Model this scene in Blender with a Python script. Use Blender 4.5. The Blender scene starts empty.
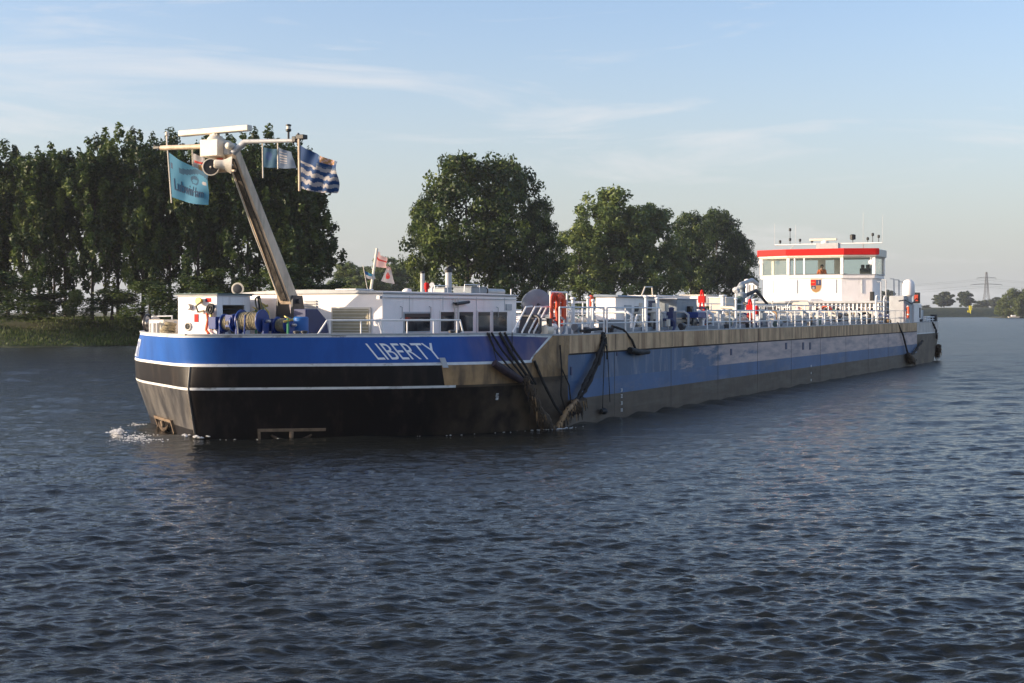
import bpy, bmesh, math, random
import numpy as np
from mathutils import Vector, Matrix, Quaternion
random.seed(7); RNG = np.random.default_rng(7)
scene = bpy.context.scene
COL = scene.collection
F = 1400.0; HC = 4.0; HOR = 311.5; CX = 512.0
SN, CS = 0.45134, 0.89235
SX, SY = -10.02, 43.58

# ------------------------------------------------------------------ materials
MATS = {}
def mat(name, col, rough=0.5, metal=0.0, var=0.0, scale=3.0, bump=0.0, dirt=None, dirt_amt=0.5, dirt_scale=(1, 1, 1),
        dirt_lo=0.45, dirt_hi=0.65, spec=0.5, coat=0.0, bscale=None):
    m = bpy.data.materials.new(name); m.use_nodes = True
    nt = m.node_tree; b = nt.nodes['Principled BSDF']
    b.inputs['Roughness'].default_value = rough; b.inputs['Metallic'].default_value = metal
    b.inputs['Specular IOR Level'].default_value = spec
    b.inputs['Coat Weight'].default_value = coat
    b.inputs['Base Color'].default_value = (*col, 1)
    tc = nt.nodes.new('ShaderNodeTexCoord')
    last = None
    if var > 0 or dirt:
        n = nt.nodes.new('ShaderNodeTexNoise'); n.inputs['Scale'].default_value = scale; n.inputs['Detail'].default_value = 6
        nt.links.new(tc.outputs['Object'], n.inputs['Vector'])
        r = nt.nodes.new('ShaderNodeValToRGB')
        r.color_ramp.elements[0].position = 0.3; r.color_ramp.elements[1].position = 0.7
        lo = tuple(max(0, c * (1 - var)) for c in col); hi = tuple(min(1, c * (1 + var)) for c in col)
        r.color_ramp.elements[0].color = (*lo, 1); r.color_ramp.elements[1].color = (*hi, 1)
        nt.links.new(n.outputs['Fac'], r.inputs['Fac']); last = r.outputs['Color']
        if dirt:
            mp = nt.nodes.new('ShaderNodeMapping'); mp.inputs['Scale'].default_value = dirt_scale
            nt.links.new(tc.outputs['Object'], mp.inputs['Vector'])
            n2 = nt.nodes.new('ShaderNodeTexNoise'); n2.inputs['Scale'].default_value = 1.0; n2.inputs['Detail'].default_value = 8
            n2.inputs['Roughness'].default_value = 0.65
            nt.links.new(mp.outputs[0], n2.inputs['Vector'])
            r2 = nt.nodes.new('ShaderNodeValToRGB')
            r2.color_ramp.elements[0].position = dirt_lo; r2.color_ramp.elements[1].position = dirt_hi
            r2.color_ramp.elements[0].color = (0, 0, 0, 1); r2.color_ramp.elements[1].color = (dirt_amt,) * 3 + (1,)
            nt.links.new(n2.outputs['Fac'], r2.inputs['Fac'])
            mx = nt.nodes.new('ShaderNodeMix'); mx.data_type = 'RGBA'
            nt.links.new(r2.outputs['Color'], mx.inputs['Factor']); nt.links.new(last, mx.inputs['A'])
            mx.inputs['B'].default_value = (*dirt, 1); last = mx.outputs['Result']
        nt.links.new(last, b.inputs['Base Color'])
    if bump > 0:
        nb = nt.nodes.new('ShaderNodeTexNoise'); nb.inputs['Scale'].default_value = bscale or scale * 2; nb.inputs['Detail'].default_value = 4
        nt.links.new(tc.outputs['Object'], nb.inputs['Vector'])
        bp = nt.nodes.new('ShaderNodeBump'); bp.inputs['Strength'].default_value = bump; bp.inputs['Distance'].default_value = 0.1
        nt.links.new(nb.outputs['Fac'], bp.inputs['Height']); nt.links.new(bp.outputs[0], b.inputs['Normal'])
    MATS[name] = m
    return m
STR = (0.9, 1, 0.25)      # vertical streaks: stretched along z
mat('bow_blue', (0.016, 0.092, 0.36), 0.45, spec=.22, var=0.06, scale=0.6, bump=0.06, bscale=1.6, dirt=(0.01, 0.035, 0.14), dirt_amt=0.35, dirt_scale=(1.2, 1.2, 0.4))
mat('bow_blue_purplish', (0.035, 0.055, 0.20), 0.4, var=0.2, scale=0.6, bump=0.1, bscale=1.6, spec=.5, dirt=(0.16, 0.12, 0.20), dirt_amt=0.7, dirt_scale=(.9, .9, 0.3), dirt_lo=.42, dirt_hi=.72)  # blue mottled with purplish grey
mat('bow_black', (0.010, 0.008, 0.008), 0.5, spec=.2, var=0.2, scale=1.2, bump=0.06, bscale=1.5, dirt=(0.06, 0.045, 0.035), dirt_amt=0.5, dirt_scale=(1.5, 1.5, 0.5), dirt_lo=.5, dirt_hi=.72)
mat('bow_bare', (0.11, 0.10, 0.09), 0.42, var=0.3, scale=1.2, bump=0.08, bscale=1.5, dirt=(0.02, 0.018, 0.018), dirt_amt=0.9, dirt_scale=(1.1, 1.1, 0.5), dirt_lo=.42, dirt_hi=.6)
mat('letter_white', (0.82, 0.82, 0.82), 0.5)
mat('stripe_white', (0.70, 0.70, 0.69), 0.5, var=0.1, scale=4, dirt=(0.12, 0.10, 0.08), dirt_amt=0.7, dirt_scale=(1.4, 1.4, 3), dirt_lo=.56, dirt_hi=.66)
mat('rub_brown', (0.36, 0.215, 0.095), 0.62, var=0.25, scale=2.2, bump=0.25, bscale=6, dirt=(0.07, 0.045, 0.028), dirt_amt=0.85, dirt_scale=(2.2, 2.2, 0.5), dirt_lo=.42, dirt_hi=.68)
mat('band_ochre', (0.60, 0.39, 0.21), 0.65, var=0.22, scale=1.4, bump=0.2, bscale=6, dirt=(0.20, 0.09, 0.035), dirt_amt=0.9, dirt_scale=(2.6, 2.6, 0.3), dirt_lo=.45, dirt_hi=.68)
mat('hull_blue', (0.038, 0.095, 0.20), 0.5, var=0.22, scale=0.5, bump=0.1, bscale=1.3, dirt=(0.33, 0.33, 0.36), dirt_amt=0.55, dirt_scale=(0.8, 0.8, 0.45), dirt_lo=.56, dirt_hi=.74)
mat('hull_low_blue', (0.028, 0.095, 0.23), 0.5, var=0.22, scale=0.8, bump=0.1, bscale=1.3, dirt=(0.17, 0.17, 0.2), dirt_amt=0.6, dirt_scale=(0.4, 0.4, 1.6), dirt_lo=.52, dirt_hi=.75)
mat('hull_scraped', (0.54, 0.42, 0.40), 0.55, var=0.16, scale=0.9, bump=0.1, bscale=1.3, dirt=(0.17, 0.19, 0.30), dirt_amt=0.75, dirt_scale=(0.35, 0.35, 0.8), dirt_lo=.45, dirt_hi=.66)
mat('boot_dark', (0.075, 0.052, 0.034), 0.6, var=0.3, scale=1.2, bump=0.15, bscale=3, dirt=(0.14, 0.12, 0.095), dirt_amt=0.7, dirt_scale=(0.25, 0.25, 2.2), dirt_lo=.45, dirt_hi=.7)
mat('side_dark', (0.055, 0.038, 0.026), 0.55, spec=.3, var=0.3, scale=1.2, bump=0.1, bscale=3, dirt=(0.16, 0.115, 0.075), dirt_amt=0.8, dirt_scale=(0.6, 0.6, 1.1), dirt_lo=.45, dirt_hi=.72)
mat('stern_white', (0.55, 0.50, 0.46), 0.5, var=0.1, scale=2, dirt=(0.22, 0.16, 0.11), dirt_amt=0.7, dirt_scale=(1.5, 1.5, .4), dirt_lo=.5, dirt_hi=.7)
mat('seam', (0.06, 0.05, 0.045), 0.7)
mat('white', (0.90, 0.84, 0.80), 0.42, var=0.04, scale=2, dirt=(0.42, 0.35, 0.28), dirt_amt=0.45, dirt_scale=(2.5, 2.5, .5), dirt_lo=.55, dirt_hi=.78)
mat('white_rail', (0.74, 0.74, 0.73), 0.45, var=0.05)
mat('cream', (0.66, 0.60, 0.50), 0.5, var=0.08, scale=3)
mat('deck_grey', (0.20, 0.21, 0.22), 0.75, var=0.2, scale=3, bump=0.1)
mat('deck_green', (0.10, 0.15, 0.13), 0.75, var=0.2, scale=3)
mat('grey_blue', (0.20, 0.235, 0.27), 0.5, var=0.12, scale=3)
mat('light_grey', (0.42, 0.43, 0.44), 0.5, var=0.1, scale=3)
mat('mast_tan', (0.68, 0.53, 0.38), 0.5, var=0.12, scale=2, dirt=(0.18, 0.13, 0.09), dirt_amt=0.5, dirt_scale=(3, 3, .8))
mat('pipe_beige', (0.42, 0.36, 0.28), 0.55, var=0.15, scale=3)
mat('winch_blue', (0.006, 0.035, 0.19), 0.4, var=0.15, scale=3)
mat('tank_blue', (0.015, 0.12, 0.38), 0.4, var=0.1, scale=3)
mat('navy', (0.02, 0.03, 0.10), 0.5, var=0.15, scale=3)
mat('red', (0.52, 0.012, 0.010), 0.6, spec=.2, var=0.06, scale=3)
mat('orange', (0.75, 0.10, 0.03), 0.5, var=0.12, scale=4)
mat('dark_orange', (0.42, 0.04, 0.015), 0.6, var=0.15, scale=4)
mat('black', (0.012, 0.012, 0.013), 0.5, var=0.1)
mat('dark_metal', (0.05, 0.05, 0.055), 0.5, metal=0.4, var=0.2, scale=5)
mat('steel', (0.32, 0.32, 0.33), 0.4, metal=0.6, var=0.15, scale=5)
mat('pocket_edge', (0.20, 0.14, 0.09), 0.6, var=.3, scale=5)
mat('rope_pale', (0.26, 0.22, 0.14), 0.9, var=0.25, scale=14, bump=0.6, bscale=30)
mat('rope_dark', (0.022, 0.018, 0.016), 0.85, var=0.4, scale=9, bump=0.6, bscale=25)
mat('fender_brown', (0.075, 0.05, 0.03), 0.9, var=0.45, scale=7, bump=0.9, bscale=14)
mat('fender_purple', (0.035, 0.02, 0.028), 0.7, var=0.3, scale=5, bump=0.4)
mat('rubber', (0.015, 0.015, 0.016), 0.75, var=0.2, bump=0.3)
mat('brass', (0.55, 0.42, 0.12), 0.4, metal=0.5)
mat('green', (0.03, 0.22, 0.10), 0.5)
mat('yellow', (0.75, 0.62, 0.03), 0.45, var=0.05)
mat('blind', (0.36, 0.31, 0.20), 0.7, var=0.1, scale=3)
mat('skin', (0.42, 0.24, 0.17), 0.5)
mat('hair', (0.025, 0.018, 0.014), 0.7)
mat('jacket', (0.62, 0.13, 0.03), 0.8, var=0.1, scale=6)
mat('trousers', (0.03, 0.035, 0.06), 0.8)
mat('flag_teal', (0.04, 0.175, 0.28), 0.8)
mat('flag_teal_dark', (0.015, 0.07, 0.13), 0.8)
mat('flag_ink', (0.01, 0.04, 0.09), 0.8)
mat('flag_white', (0.36, 0.34, 0.34), 0.8)
mat('flag_blue', (0.012, 0.05, 0.15), 0.8)
mat('flag_pale', (0.09, 0.13, 0.2), 0.8)
mat('flag_pink', (0.62, 0.40, 0.36), 0.8)
mat('flag_red', (0.5, 0.05, 0.04), 0.8)
mat('flag_gold', (0.45, 0.25, 0.10), 0.8)
for n in ('flag_teal', 'flag_teal_dark', 'flag_white', 'flag_blue', 'flag_pale', 'flag_pink', 'flag_red', 'flag_gold'):
    m = MATS[n]; b = m.node_tree.nodes['Principled BSDF']
    tr = m.node_tree.nodes.new('ShaderNodeBsdfTranslucent'); tr.inputs[0].default_value = b.inputs['Base Color'].default_value
    mx = m.node_tree.nodes.new('ShaderNodeMixShader'); mx.inputs[0].default_value = 0.3
    o = m.node_tree.nodes['Material Output']
    m.node_tree.links.new(b.outputs[0], mx.inputs[1]); m.node_tree.links.new(tr.outputs[0], mx.inputs[2]); m.node_tree.links.new(mx.outputs[0], o.inputs[0])
mat('bark', (0.055, 0.045, 0.035), 0.9, var=0.35, scale=3, bump=0.6)
mat('window_dark', (0.015, 0.018, 0.022), 0.08, spec=0.8)
def leaf_mat(name, c1, c2, c3):
    m = bpy.data.materials.new(name); m.use_nodes = True; nt = m.node_tree
    b = nt.nodes['Principled BSDF']; b.inputs['Roughness'].default_value = 0.55; b.inputs['Specular IOR Level'].default_value = 0.35
    at = nt.nodes.new('ShaderNodeAttribute'); at.attribute_name = 'tint'
    r = nt.nodes.new('ShaderNodeValToRGB'); e = r.color_ramp.elements
    e[0].position = 0.0; e[0].color = (*c1, 1); e[1].position = 1.0; e[1].color = (*c3, 1)
    k = e.new(0.5); k.color = (*c2, 1)
    nt.links.new(at.outputs['Fac'], r.inputs['Fac']); nt.links.new(r.outputs[0], b.inputs['Base Color'])
    tr = nt.nodes.new('ShaderNodeBsdfTranslucent'); nt.links.new(r.outputs[0], tr.inputs[0])
    mx = nt.nodes.new('ShaderNodeMixShader'); mx.inputs[0].default_value = 0.28
    o = nt.nodes['Material Output']
    nt.links.new(b.outputs[0], mx.inputs[1]); nt.links.new(tr.outputs[0], mx.inputs[2]); nt.links.new(mx.outputs[0], o.inputs[0])
    MATS[name] = m
def worn_blue():
    # blue topside paint, scraped bare in patches that grow towards the stern
    m = mat('hull_topside', (0.038, 0.095, 0.20), 0.5, var=0.22, scale=0.5, bump=0.1, bscale=1.3, dirt=(0.26, 0.27, 0.31), dirt_amt=0.7, dirt_scale=(1.6, 1.6, 0.35), dirt_lo=.52, dirt_hi=.7)
    nt = m.node_tree; b = nt.nodes['Principled BSDF']; old = b.inputs['Base Color'].links[0].from_socket
    tc = nt.nodes.new('ShaderNodeTexCoord'); sp = nt.nodes.new('ShaderNodeSeparateXYZ'); nt.links.new(tc.outputs['Object'], sp.inputs[0])
    mp = nt.nodes.new('ShaderNodeMapping'); mp.inputs['Scale'].default_value = (.22, .22, 1.3); nt.links.new(tc.outputs['Object'], mp.inputs[0])
    n = nt.nodes.new('ShaderNodeTexNoise'); n.inputs['Scale'].default_value = 1; n.inputs['Detail'].default_value = 9; n.inputs['Roughness'].default_value = .7; nt.links.new(mp.outputs[0], n.inputs['Vector'])
    r = nt.nodes.new('ShaderNodeMapRange'); r.inputs['From Min'].default_value = 12; r.inputs['From Max'].default_value = 34; r.inputs['To Min'].default_value = -.25; r.inputs['To Max'].default_value = .22; nt.links.new(sp.outputs['X'], r.inputs['Value'])
    a = nt.nodes.new('ShaderNodeMath'); a.operation = 'ADD'; nt.links.new(n.outputs['Fac'], a.inputs[0]); nt.links.new(r.outputs[0], a.inputs[1])
    c = nt.nodes.new('ShaderNodeMapRange'); c.inputs['From Min'].default_value = .5; c.inputs['From Max'].default_value = .6; nt.links.new(a.outputs[0], c.inputs['Value'])
    n2 = nt.nodes.new('ShaderNodeTexNoise'); n2.inputs['Scale'].default_value = 2.5; n2.inputs['Detail'].default_value = 8; nt.links.new(mp.outputs[0], n2.inputs['Vector'])
    q = nt.nodes.new('ShaderNodeValToRGB'); q.color_ramp.elements[0].position = .35; q.color_ramp.elements[1].position = .62; q.color_ramp.elements[0].color = (.30, .25, .27, 1); q.color_ramp.elements[1].color = (.56, .43, .40, 1); nt.links.new(n2.outputs['Fac'], q.inputs[0])
    mx = nt.nodes.new('ShaderNodeMix'); mx.data_type = 'RGBA'; nt.links.new(c.outputs[0], mx.inputs['Factor']); nt.links.new(old, mx.inputs['A']); nt.links.new(q.outputs[0], mx.inputs['B']); nt.links.new(mx.outputs['Result'], b.inputs['Base Color'])
worn_blue()
def blend_mat(name, base, to, x0, x1, amp=.5, sc=(.9, .9, .5)):
    # the colour of `base` turns into the colour ramp `to` along the hull, in patches
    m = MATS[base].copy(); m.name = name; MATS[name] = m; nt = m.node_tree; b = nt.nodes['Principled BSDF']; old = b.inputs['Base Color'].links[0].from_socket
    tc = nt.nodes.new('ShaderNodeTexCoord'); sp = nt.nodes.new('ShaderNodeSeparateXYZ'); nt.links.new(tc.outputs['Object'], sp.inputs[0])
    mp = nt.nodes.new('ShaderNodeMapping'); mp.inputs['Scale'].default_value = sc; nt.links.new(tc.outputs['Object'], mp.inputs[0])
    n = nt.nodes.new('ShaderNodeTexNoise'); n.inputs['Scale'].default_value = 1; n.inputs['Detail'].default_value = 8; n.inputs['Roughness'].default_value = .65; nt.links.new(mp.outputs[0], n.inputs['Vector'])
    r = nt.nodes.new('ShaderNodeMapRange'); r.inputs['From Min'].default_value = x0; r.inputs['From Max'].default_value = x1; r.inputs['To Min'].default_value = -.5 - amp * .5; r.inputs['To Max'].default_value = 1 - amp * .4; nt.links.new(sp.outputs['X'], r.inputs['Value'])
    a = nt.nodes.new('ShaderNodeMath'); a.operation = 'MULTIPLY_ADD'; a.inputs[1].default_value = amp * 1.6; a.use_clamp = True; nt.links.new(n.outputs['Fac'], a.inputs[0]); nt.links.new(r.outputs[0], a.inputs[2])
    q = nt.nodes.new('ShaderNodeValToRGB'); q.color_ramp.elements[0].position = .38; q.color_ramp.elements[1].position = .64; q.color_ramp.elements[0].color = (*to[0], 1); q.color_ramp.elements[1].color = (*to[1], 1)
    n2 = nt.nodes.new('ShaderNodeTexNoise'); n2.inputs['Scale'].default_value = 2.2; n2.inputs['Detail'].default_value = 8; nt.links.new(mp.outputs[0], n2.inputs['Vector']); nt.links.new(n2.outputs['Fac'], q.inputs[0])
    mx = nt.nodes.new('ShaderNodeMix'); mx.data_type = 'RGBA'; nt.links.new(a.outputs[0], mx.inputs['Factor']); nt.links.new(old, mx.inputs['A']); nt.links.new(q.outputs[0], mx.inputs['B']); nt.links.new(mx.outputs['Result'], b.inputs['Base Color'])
blend_mat('port_bow_blue', 'bow_blue', ((.05, .055, .17), (.15, .11, .18)), 3.6, 8.0)  # bow blue turns purplish grey further aft
blend_mat('port_bow_black', 'bow_black', ((.025, .018, .014), (.09, .064, .042)), 3.0, 8.5, .6, (.8, .8, .7))  # black worn to brown further aft
leaf_mat('leaf_poplar', (0.016, 0.034, 0.007), (0.040, 0.074, 0.014), (0.13, 0.17, 0.032))
leaf_mat('leaf_olive', (0.045, 0.075, 0.014), (0.10, 0.145, 0.03), (0.19, 0.23, 0.055))
leaf_mat('leaf_bright', (0.06, 0.085, 0.015), (0.09, 0.12, 0.025), (0.14, 0.17, 0.04))
leaf_mat('leaf_far', (0.045, 0.065, 0.03), (0.06, 0.08, 0.038), (0.08, 0.10, 0.045))  # paler, greyer greens: distance haze put into the leaf colour
leaf_mat('grass', (0.035, 0.065, 0.012), (0.065, 0.11, 0.020), (0.14, 0.16, 0.04))
mat('pylon_grey', (0.10, 0.105, 0.11), .8)
def glass_mat(name, tint=(0.9, 0.94, 0.93), ior=1.5):
    m = bpy.data.materials.new(name); m.use_nodes = True; nt = m.node_tree
    nt.nodes.remove(nt.nodes['Principled BSDF'])
    t = nt.nodes.new('ShaderNodeBsdfTransparent'); t.inputs[0].default_value = (*tint, 1)
    g = nt.nodes.new('ShaderNodeBsdfGlossy'); g.inputs['Roughness'].default_value = 0.02
    f = nt.nodes.new('ShaderNodeLayerWeight'); f.inputs[0].default_value = .5
    p = nt.nodes.new('ShaderNodeMath'); p.operation = 'POWER'; p.inputs[1].default_value = 4; nt.links.new(f.outputs['Facing'], p.inputs[0])
    q = nt.nodes.new('ShaderNodeMath'); q.operation = 'MULTIPLY_ADD'; q.inputs[1].default_value = .85; q.inputs[2].default_value = .025; nt.links.new(p.outputs[0], q.inputs[0])
    mx = nt.nodes.new('ShaderNodeMixShader'); o = nt.nodes['Material Output']
    nt.links.new(q.outputs[0], mx.inputs[0]); nt.links.new(t.outputs[0], mx.inputs[1]); nt.links.new(g.outputs[0], mx.inputs[2]); nt.links.new(mx.outputs[0], o.inputs[0])
    MATS[name] = m
glass_mat('glass')

# ------------------------------------------------------------------ mesh helper
WORLD = {}
class MB:
    def __init__(s): s.v = []; s.f = []; s.m = []; s.names = []
    def mi(s, name):
        if name not in s.names: s.names.append(name)
        return s.names.index(name)
    def add(s, vs, fs, m):
        o = len(s.v); k = s.mi(m)
        s.v += [tuple(v) for v in vs]
        for f in fs: s.f.append(tuple(i + o for i in f)); s.m.append(k)
        return s
    def box(s, a0, a1, b0, b1, c0, c1, m):
        vs = [(a, b, c) for a in (a0, a1) for b in (b0, b1) for c in (c0, c1)]
        return s.add(vs, [(0, 1, 3, 2), (4, 6, 7, 5), (0, 4, 5, 1), (2, 3, 7, 6), (0, 2, 6, 4), (1, 5, 7, 3)], m)
    def hexa(s, q, m):   # 8 pts: bottom 4 then top 4
        return s.add(q, [(0, 3, 2, 1), (4, 5, 6, 7), (0, 1, 5, 4), (1, 2, 6, 5), (2, 3, 7, 6), (3, 0, 4, 7)], m)
    def prism(s, poly, z0, z1, m):
        n = len(poly)
        vs = [(p[0], p[1], z0) for p in poly] + [(p[0], p[1], z1) for p in poly]
        return s.add(vs, [tuple(range(n)), tuple(range(n, 2 * n))] + [(i, (i + 1) % n, n + (i + 1) % n, n + i) for i in range(n)], m)
    def tube(s, pts, r, m, n=8, closed=False, flat=1.0):
        pts = [Vector(p) for p in pts]; N = len(pts)
        rr = r if isinstance(r, (list, tuple)) else [r] * N
        vs = []; up = None
        for i, p in enumerate(pts):
            if closed: d = pts[(i + 1) % N] - pts[i - 1]
            else: d = pts[min(i + 1, N - 1)] - pts[max(i - 1, 0)]
            if d.length < 1e-9: d = Vector((0, 0, 1))
            d.normalize()
            if up is None:
                up = Vector((0, 0, 1)) if abs(d.z) < 0.9 else Vector((1, 0, 0))
            a = d.cross(up)
            if a.length < 1e-4: a = d.orthogonal()
            a.normalize(); b = a.cross(d).normalized(); up = b
            for k in range(n):
                t = 2 * math.pi * k / n
                vs.append(p + (a * math.cos(t) + b * math.sin(t) * flat) * rr[i])
        fs = []
        R = N if closed else N - 1
        for i in range(R):
            j = (i + 1) % N
            for k in range(n):
                fs.append((i * n + k, i * n + (k + 1) % n, j * n + (k + 1) % n, j * n + k))
        if not closed: fs += [tuple(range(n)), tuple(range((N - 1) * n, N * n))]
        return s.add(vs, fs, m)
    def lathe(s, c, axis, prof, m, n=16):
        """prof: list of (r, h) along axis from c"""
        ax = Vector(axis).normalized(); a = ax.orthogonal().normalized(); b = ax.cross(a); c = Vector(c)
        vs = []
        for r, h in prof:
            for k in range(n):
                t = 2 * math.pi * k / n
                vs.append(c + ax * h + (a * math.cos(t) + b * math.sin(t)) * max(r, 1e-4))
        fs = []
        for i in range(len(prof) - 1):
            for k in range(n): fs.append((i * n + k, i * n + (k + 1) % n, (i + 1) * n + (k + 1) % n, (i + 1) * n + k))
        fs += [tuple(range(n)), tuple(range((len(prof) - 1) * n, len(prof) * n))]
        return s.add(vs, fs, m)
    def torus(s, c, axis, R, r, m, n=24, k=8, segs=None):
        ax = Vector(axis).normalized(); a = ax.orthogonal().normalized(); b = ax.cross(a); c = Vector(c)
        pts = [c + (a * math.cos(2 * math.pi * i / n) + b * math.sin(2 * math.pi * i / n)) * R for i in range(n)]
        return s.tube(pts, r, m, k, closed=True)
    def sphere(s, c, r, m, n=12, sc=(1, 1, 1)):
        vs = []; fs = []; h = n // 2
        for i in range(h + 1):
            ph = math.pi * i / h
            for k in range(n):
                t = 2 * math.pi * k / n
                rr = max(math.sin(ph), 1e-3)
                vs.append((c[0] + r * sc[0] * rr * math.cos(t), c[1] + r * sc[1] * rr * math.sin(t), c[2] + r * sc[2] * math.cos(ph)))
        for i in range(h):
            for k in range(n): fs.append((i * n + k, i * n + (k + 1) % n, (i + 1) * n + (k + 1) % n, (i + 1) * n + k))
        return s.add(vs, fs, m)

def P(v): return Vector((v[0], -v[1], v[2]))             # ship (aft, port, up) -> ship local
def Wd(v):                                               # ship -> world
    return Vector((SX + SN * v[0] + CS * v[1], SY + CS * v[0] - SN * v[1], v[2]))
def tag(o, label=None, cat=None, group=None, kind=None):
    if label: o['label'] = label
    if cat: o['category'] = cat
    if group: o['group'] = group
    if kind: o['kind'] = kind
    return o
def build(mb, name, parent=None, space='ship', smooth=None, bevel=0.0, base=None, recalc=True):
    me = bpy.data.meshes.new(name)
    if space == 'ship':
        vs = [P(v) for v in mb.v] if parent is not None else [Wd(v) for v in mb.v]
    else: vs = [Vector(v) for v in mb.v]
    org = Vector((0, 0, 0))
    if parent is None:
        if base is not None: org = Vector(base)
        else:
            A = np.array([tuple(v) for v in vs]); org = Vector(((A[:, 0].min() + A[:, 0].max()) / 2, (A[:, 1].min() + A[:, 1].max()) / 2, A[:, 2].min()))
        vs = [v - org for v in vs]
    elif parent is not None and space == 'ship' and parent.name in WORLD:
        o = WORLD[parent.name]; vs = [Wd(v) - o for v in mb.v]
    elif space == 'world' and parent.name in WORLD:
        o = WORLD[parent.name]; vs = [v - o for v in vs]
    me.from_pydata([tuple(v) for v in vs], [], mb.f)
    for n in mb.names: me.materials.append(MATS[n])
    me.polygons.foreach_set('material_index', mb.m)
    if recalc or bevel:
        bm = bmesh.new(); bm.from_mesh(me)
        if recalc: bmesh.ops.recalc_face_normals(bm, faces=bm.faces)
        bm.to_mesh(me); bm.free()
    if smooth:
        me.shade_smooth()
        try: me.set_sharp_from_angle(angle=math.radians(smooth))
        except Exception: pass
    ob = bpy.data.objects.new(name, me); COL.objects.link(ob)
    ob.location = org if parent is None else (0, 0, 0)
    if parent is not None and parent.name in WORLD: WORLD[ob.name] = WORLD[parent.name]
    if parent is not None: ob.parent = parent
    if bevel:
        md = ob.modifiers.new('bevel', 'BEVEL'); md.width = bevel; md.segments = 2; md.limit_method = 'ANGLE'
    return ob
def thing(name, label, cat, at, group=None):             # Empty in world space at a ship point
    o = bpy.data.objects.new(name, None); COL.objects.link(o)
    o.location = at; WORLD[o.name] = Vector(at); o.empty_display_size = 0.2
    return tag(o, label, cat, group)

# ------------------------------------------------------------------ photo-fitted layout helpers (ship coordinates)
def S_of(px, t):
    a = (px - CX) / F
    return (a * (SY - SN * t) - SX - CS * t) / (SN - CS * a)
def T_of(px, s):
    a = (px - CX) / F
    return (a * (SY + CS * s) - SX - SN * s) / (CS + SN * a)
def Z_of(py, s, t): return HC - (py - HOR) * (SY + CS * s - SN * t) / F
def at_t(px, py, t):
    s = S_of(px, t); return (s, t, Z_of(py, s, t))
def at_s(px, py, s):
    t = T_of(px, s); return (s, t, Z_of(py, s, t))
def px_of(s, t): return CX + F * (SX + SN * s + CS * t) / (SY + CS * s - SN * t)
def world_px(px, py, Y): return Vector(((px - CX) / F * Y, Y, HC - (py - HOR) * Y / F))
LOW_AIR = (2.8, 2.9, 2.98, 1); SUN_E = 5.0; SKY_S = .15; EXPO = 0.63; HAZE = 0.00011; SKY_TINT = (1.0, 1.04, 1.22, 1); CLOUD = (3.9, 3.8, 3.8, 1); CL_X = .3; CL_Z = 0.65
# ------------------------------------------------------------------ hull
ctrl = [(0, 0), (1.15, 1.75), (3.6, 5.2), (6.0, 7.25), (9.3, 8.2), (14, 8.22)]
def catmull(pts, n=14):
    out = []
    ext = [(-1.0, -1.8)] + pts + [(20, 8.22)]
    for i in range(1, len(ext) - 2):
        p0, p1, p2, p3 = [np.array(ext[j], float) for j in (i - 1, i, i + 1, i + 2)]
        for k in range(n):
            t = k / n
            out.append(tuple(0.5 * ((2 * p1) + (-p0 + p2) * t + (2 * p0 - 5 * p1 + 4 * p2 - p3) * t * t + (-p0 + 3 * p1 - 3 * p2 + p3) * t ** 3)))
    return out
half = catmull(ctrl) + [(14, 8.22), (40, 8.22), (60, 8.22), (76, 8.22), (80, 8.2), (83, 8.1), (85.5, 7.7), (87.3, 6.9), (88.4, 5.6), (88.9, 4.0), (89, 2), (89, 0)]
HA = np.array(half); HL = np.concatenate([[0], np.cumsum(np.hypot(*np.diff(HA, axis=0).T))]); UMAX = HL[-1]
def O(u):
    a = abs(u); s = np.interp(a, HL, HA[:, 0]); t = np.interp(a, HL, HA[:, 1])
    return float(s), float(t) * (1 if u >= 0 else -1)
def U_of_s(s): return float(np.interp(s, HA[:-2, 0], HL[:-2]))
def Hp(u, z, d=0.0):
    e_ = float(np.interp(z, [0, 1.6, 2.4, 3.3], [.12, .2, .8, 1.0]))
    s = O(math.sqrt(u * u + e_ * e_ * math.exp(-(u / 2.2) ** 2)))[0]; t = O(u)[1]
    w = max(0.0, 1 - s / 9.0) ** 0.7
    c = float(np.interp(z, [-1, 0, 1.6, 2.33, 3.3], [.19, .15, .01, .025, .15]))
    rk = float(np.interp(z, [-1, 0, 1.6, 2.33, 3.3], [.45, .2, -.2, -.4, -.75]))
    if s > 80:
        q = (s - 80) / 9.0; c2 = float(np.interp(z, [-1, 0, 1.8, 3.3], [.22, .12, 0, 0])); t *= 1 - c2 * q
    t2 = t * (1 - c * w); s2 = s + rk * w
    if d:
        e = 0.03
        if u >= 0: a, b = O(max(u - e, 0)), O(u + e)
        else: a, b = O(u - e), O(min(u + e, 0))
        ds, dt = b[0] - a[0], b[1] - a[1]; L = math.hypot(ds, dt) or 1
        s2 += -dt / L * d; t2 += ds / L * d
    return (s2, t2, z)
def hp(px, py, d=0.0):     # point of the port side seen at a pixel
    z = 2.0; u = 5.0
    for it in range(12):
        lo, hi = 0.0, U_of_s(84)
        for k in range(40):
            m = (lo + hi) / 2; q = Hp(m, z)
            if px_of(q[0], q[1]) < px: lo = m
            else: hi = m
        u = (lo + hi) / 2; q = Hp(u, z); z = Z_of(py, q[0], q[1])
    return u, z, Hp(u, z, d)
U443 = hp(443, 374)[0]; U456 = hp(456, 386)[0]; UB = hp(532, 362)[0]; UT = hp(552.5, 337)[0]; UPL = hp(568, 352)[0]; UST = U_of_s(73.6)
DS = UT - UB
root = bpy.data.objects.new('tanker_barge', None); COL.objects.link(root)
root.location = (SX, SY, 0); root.rotation_euler = (0, 0, math.atan2(CS, SN))
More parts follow.
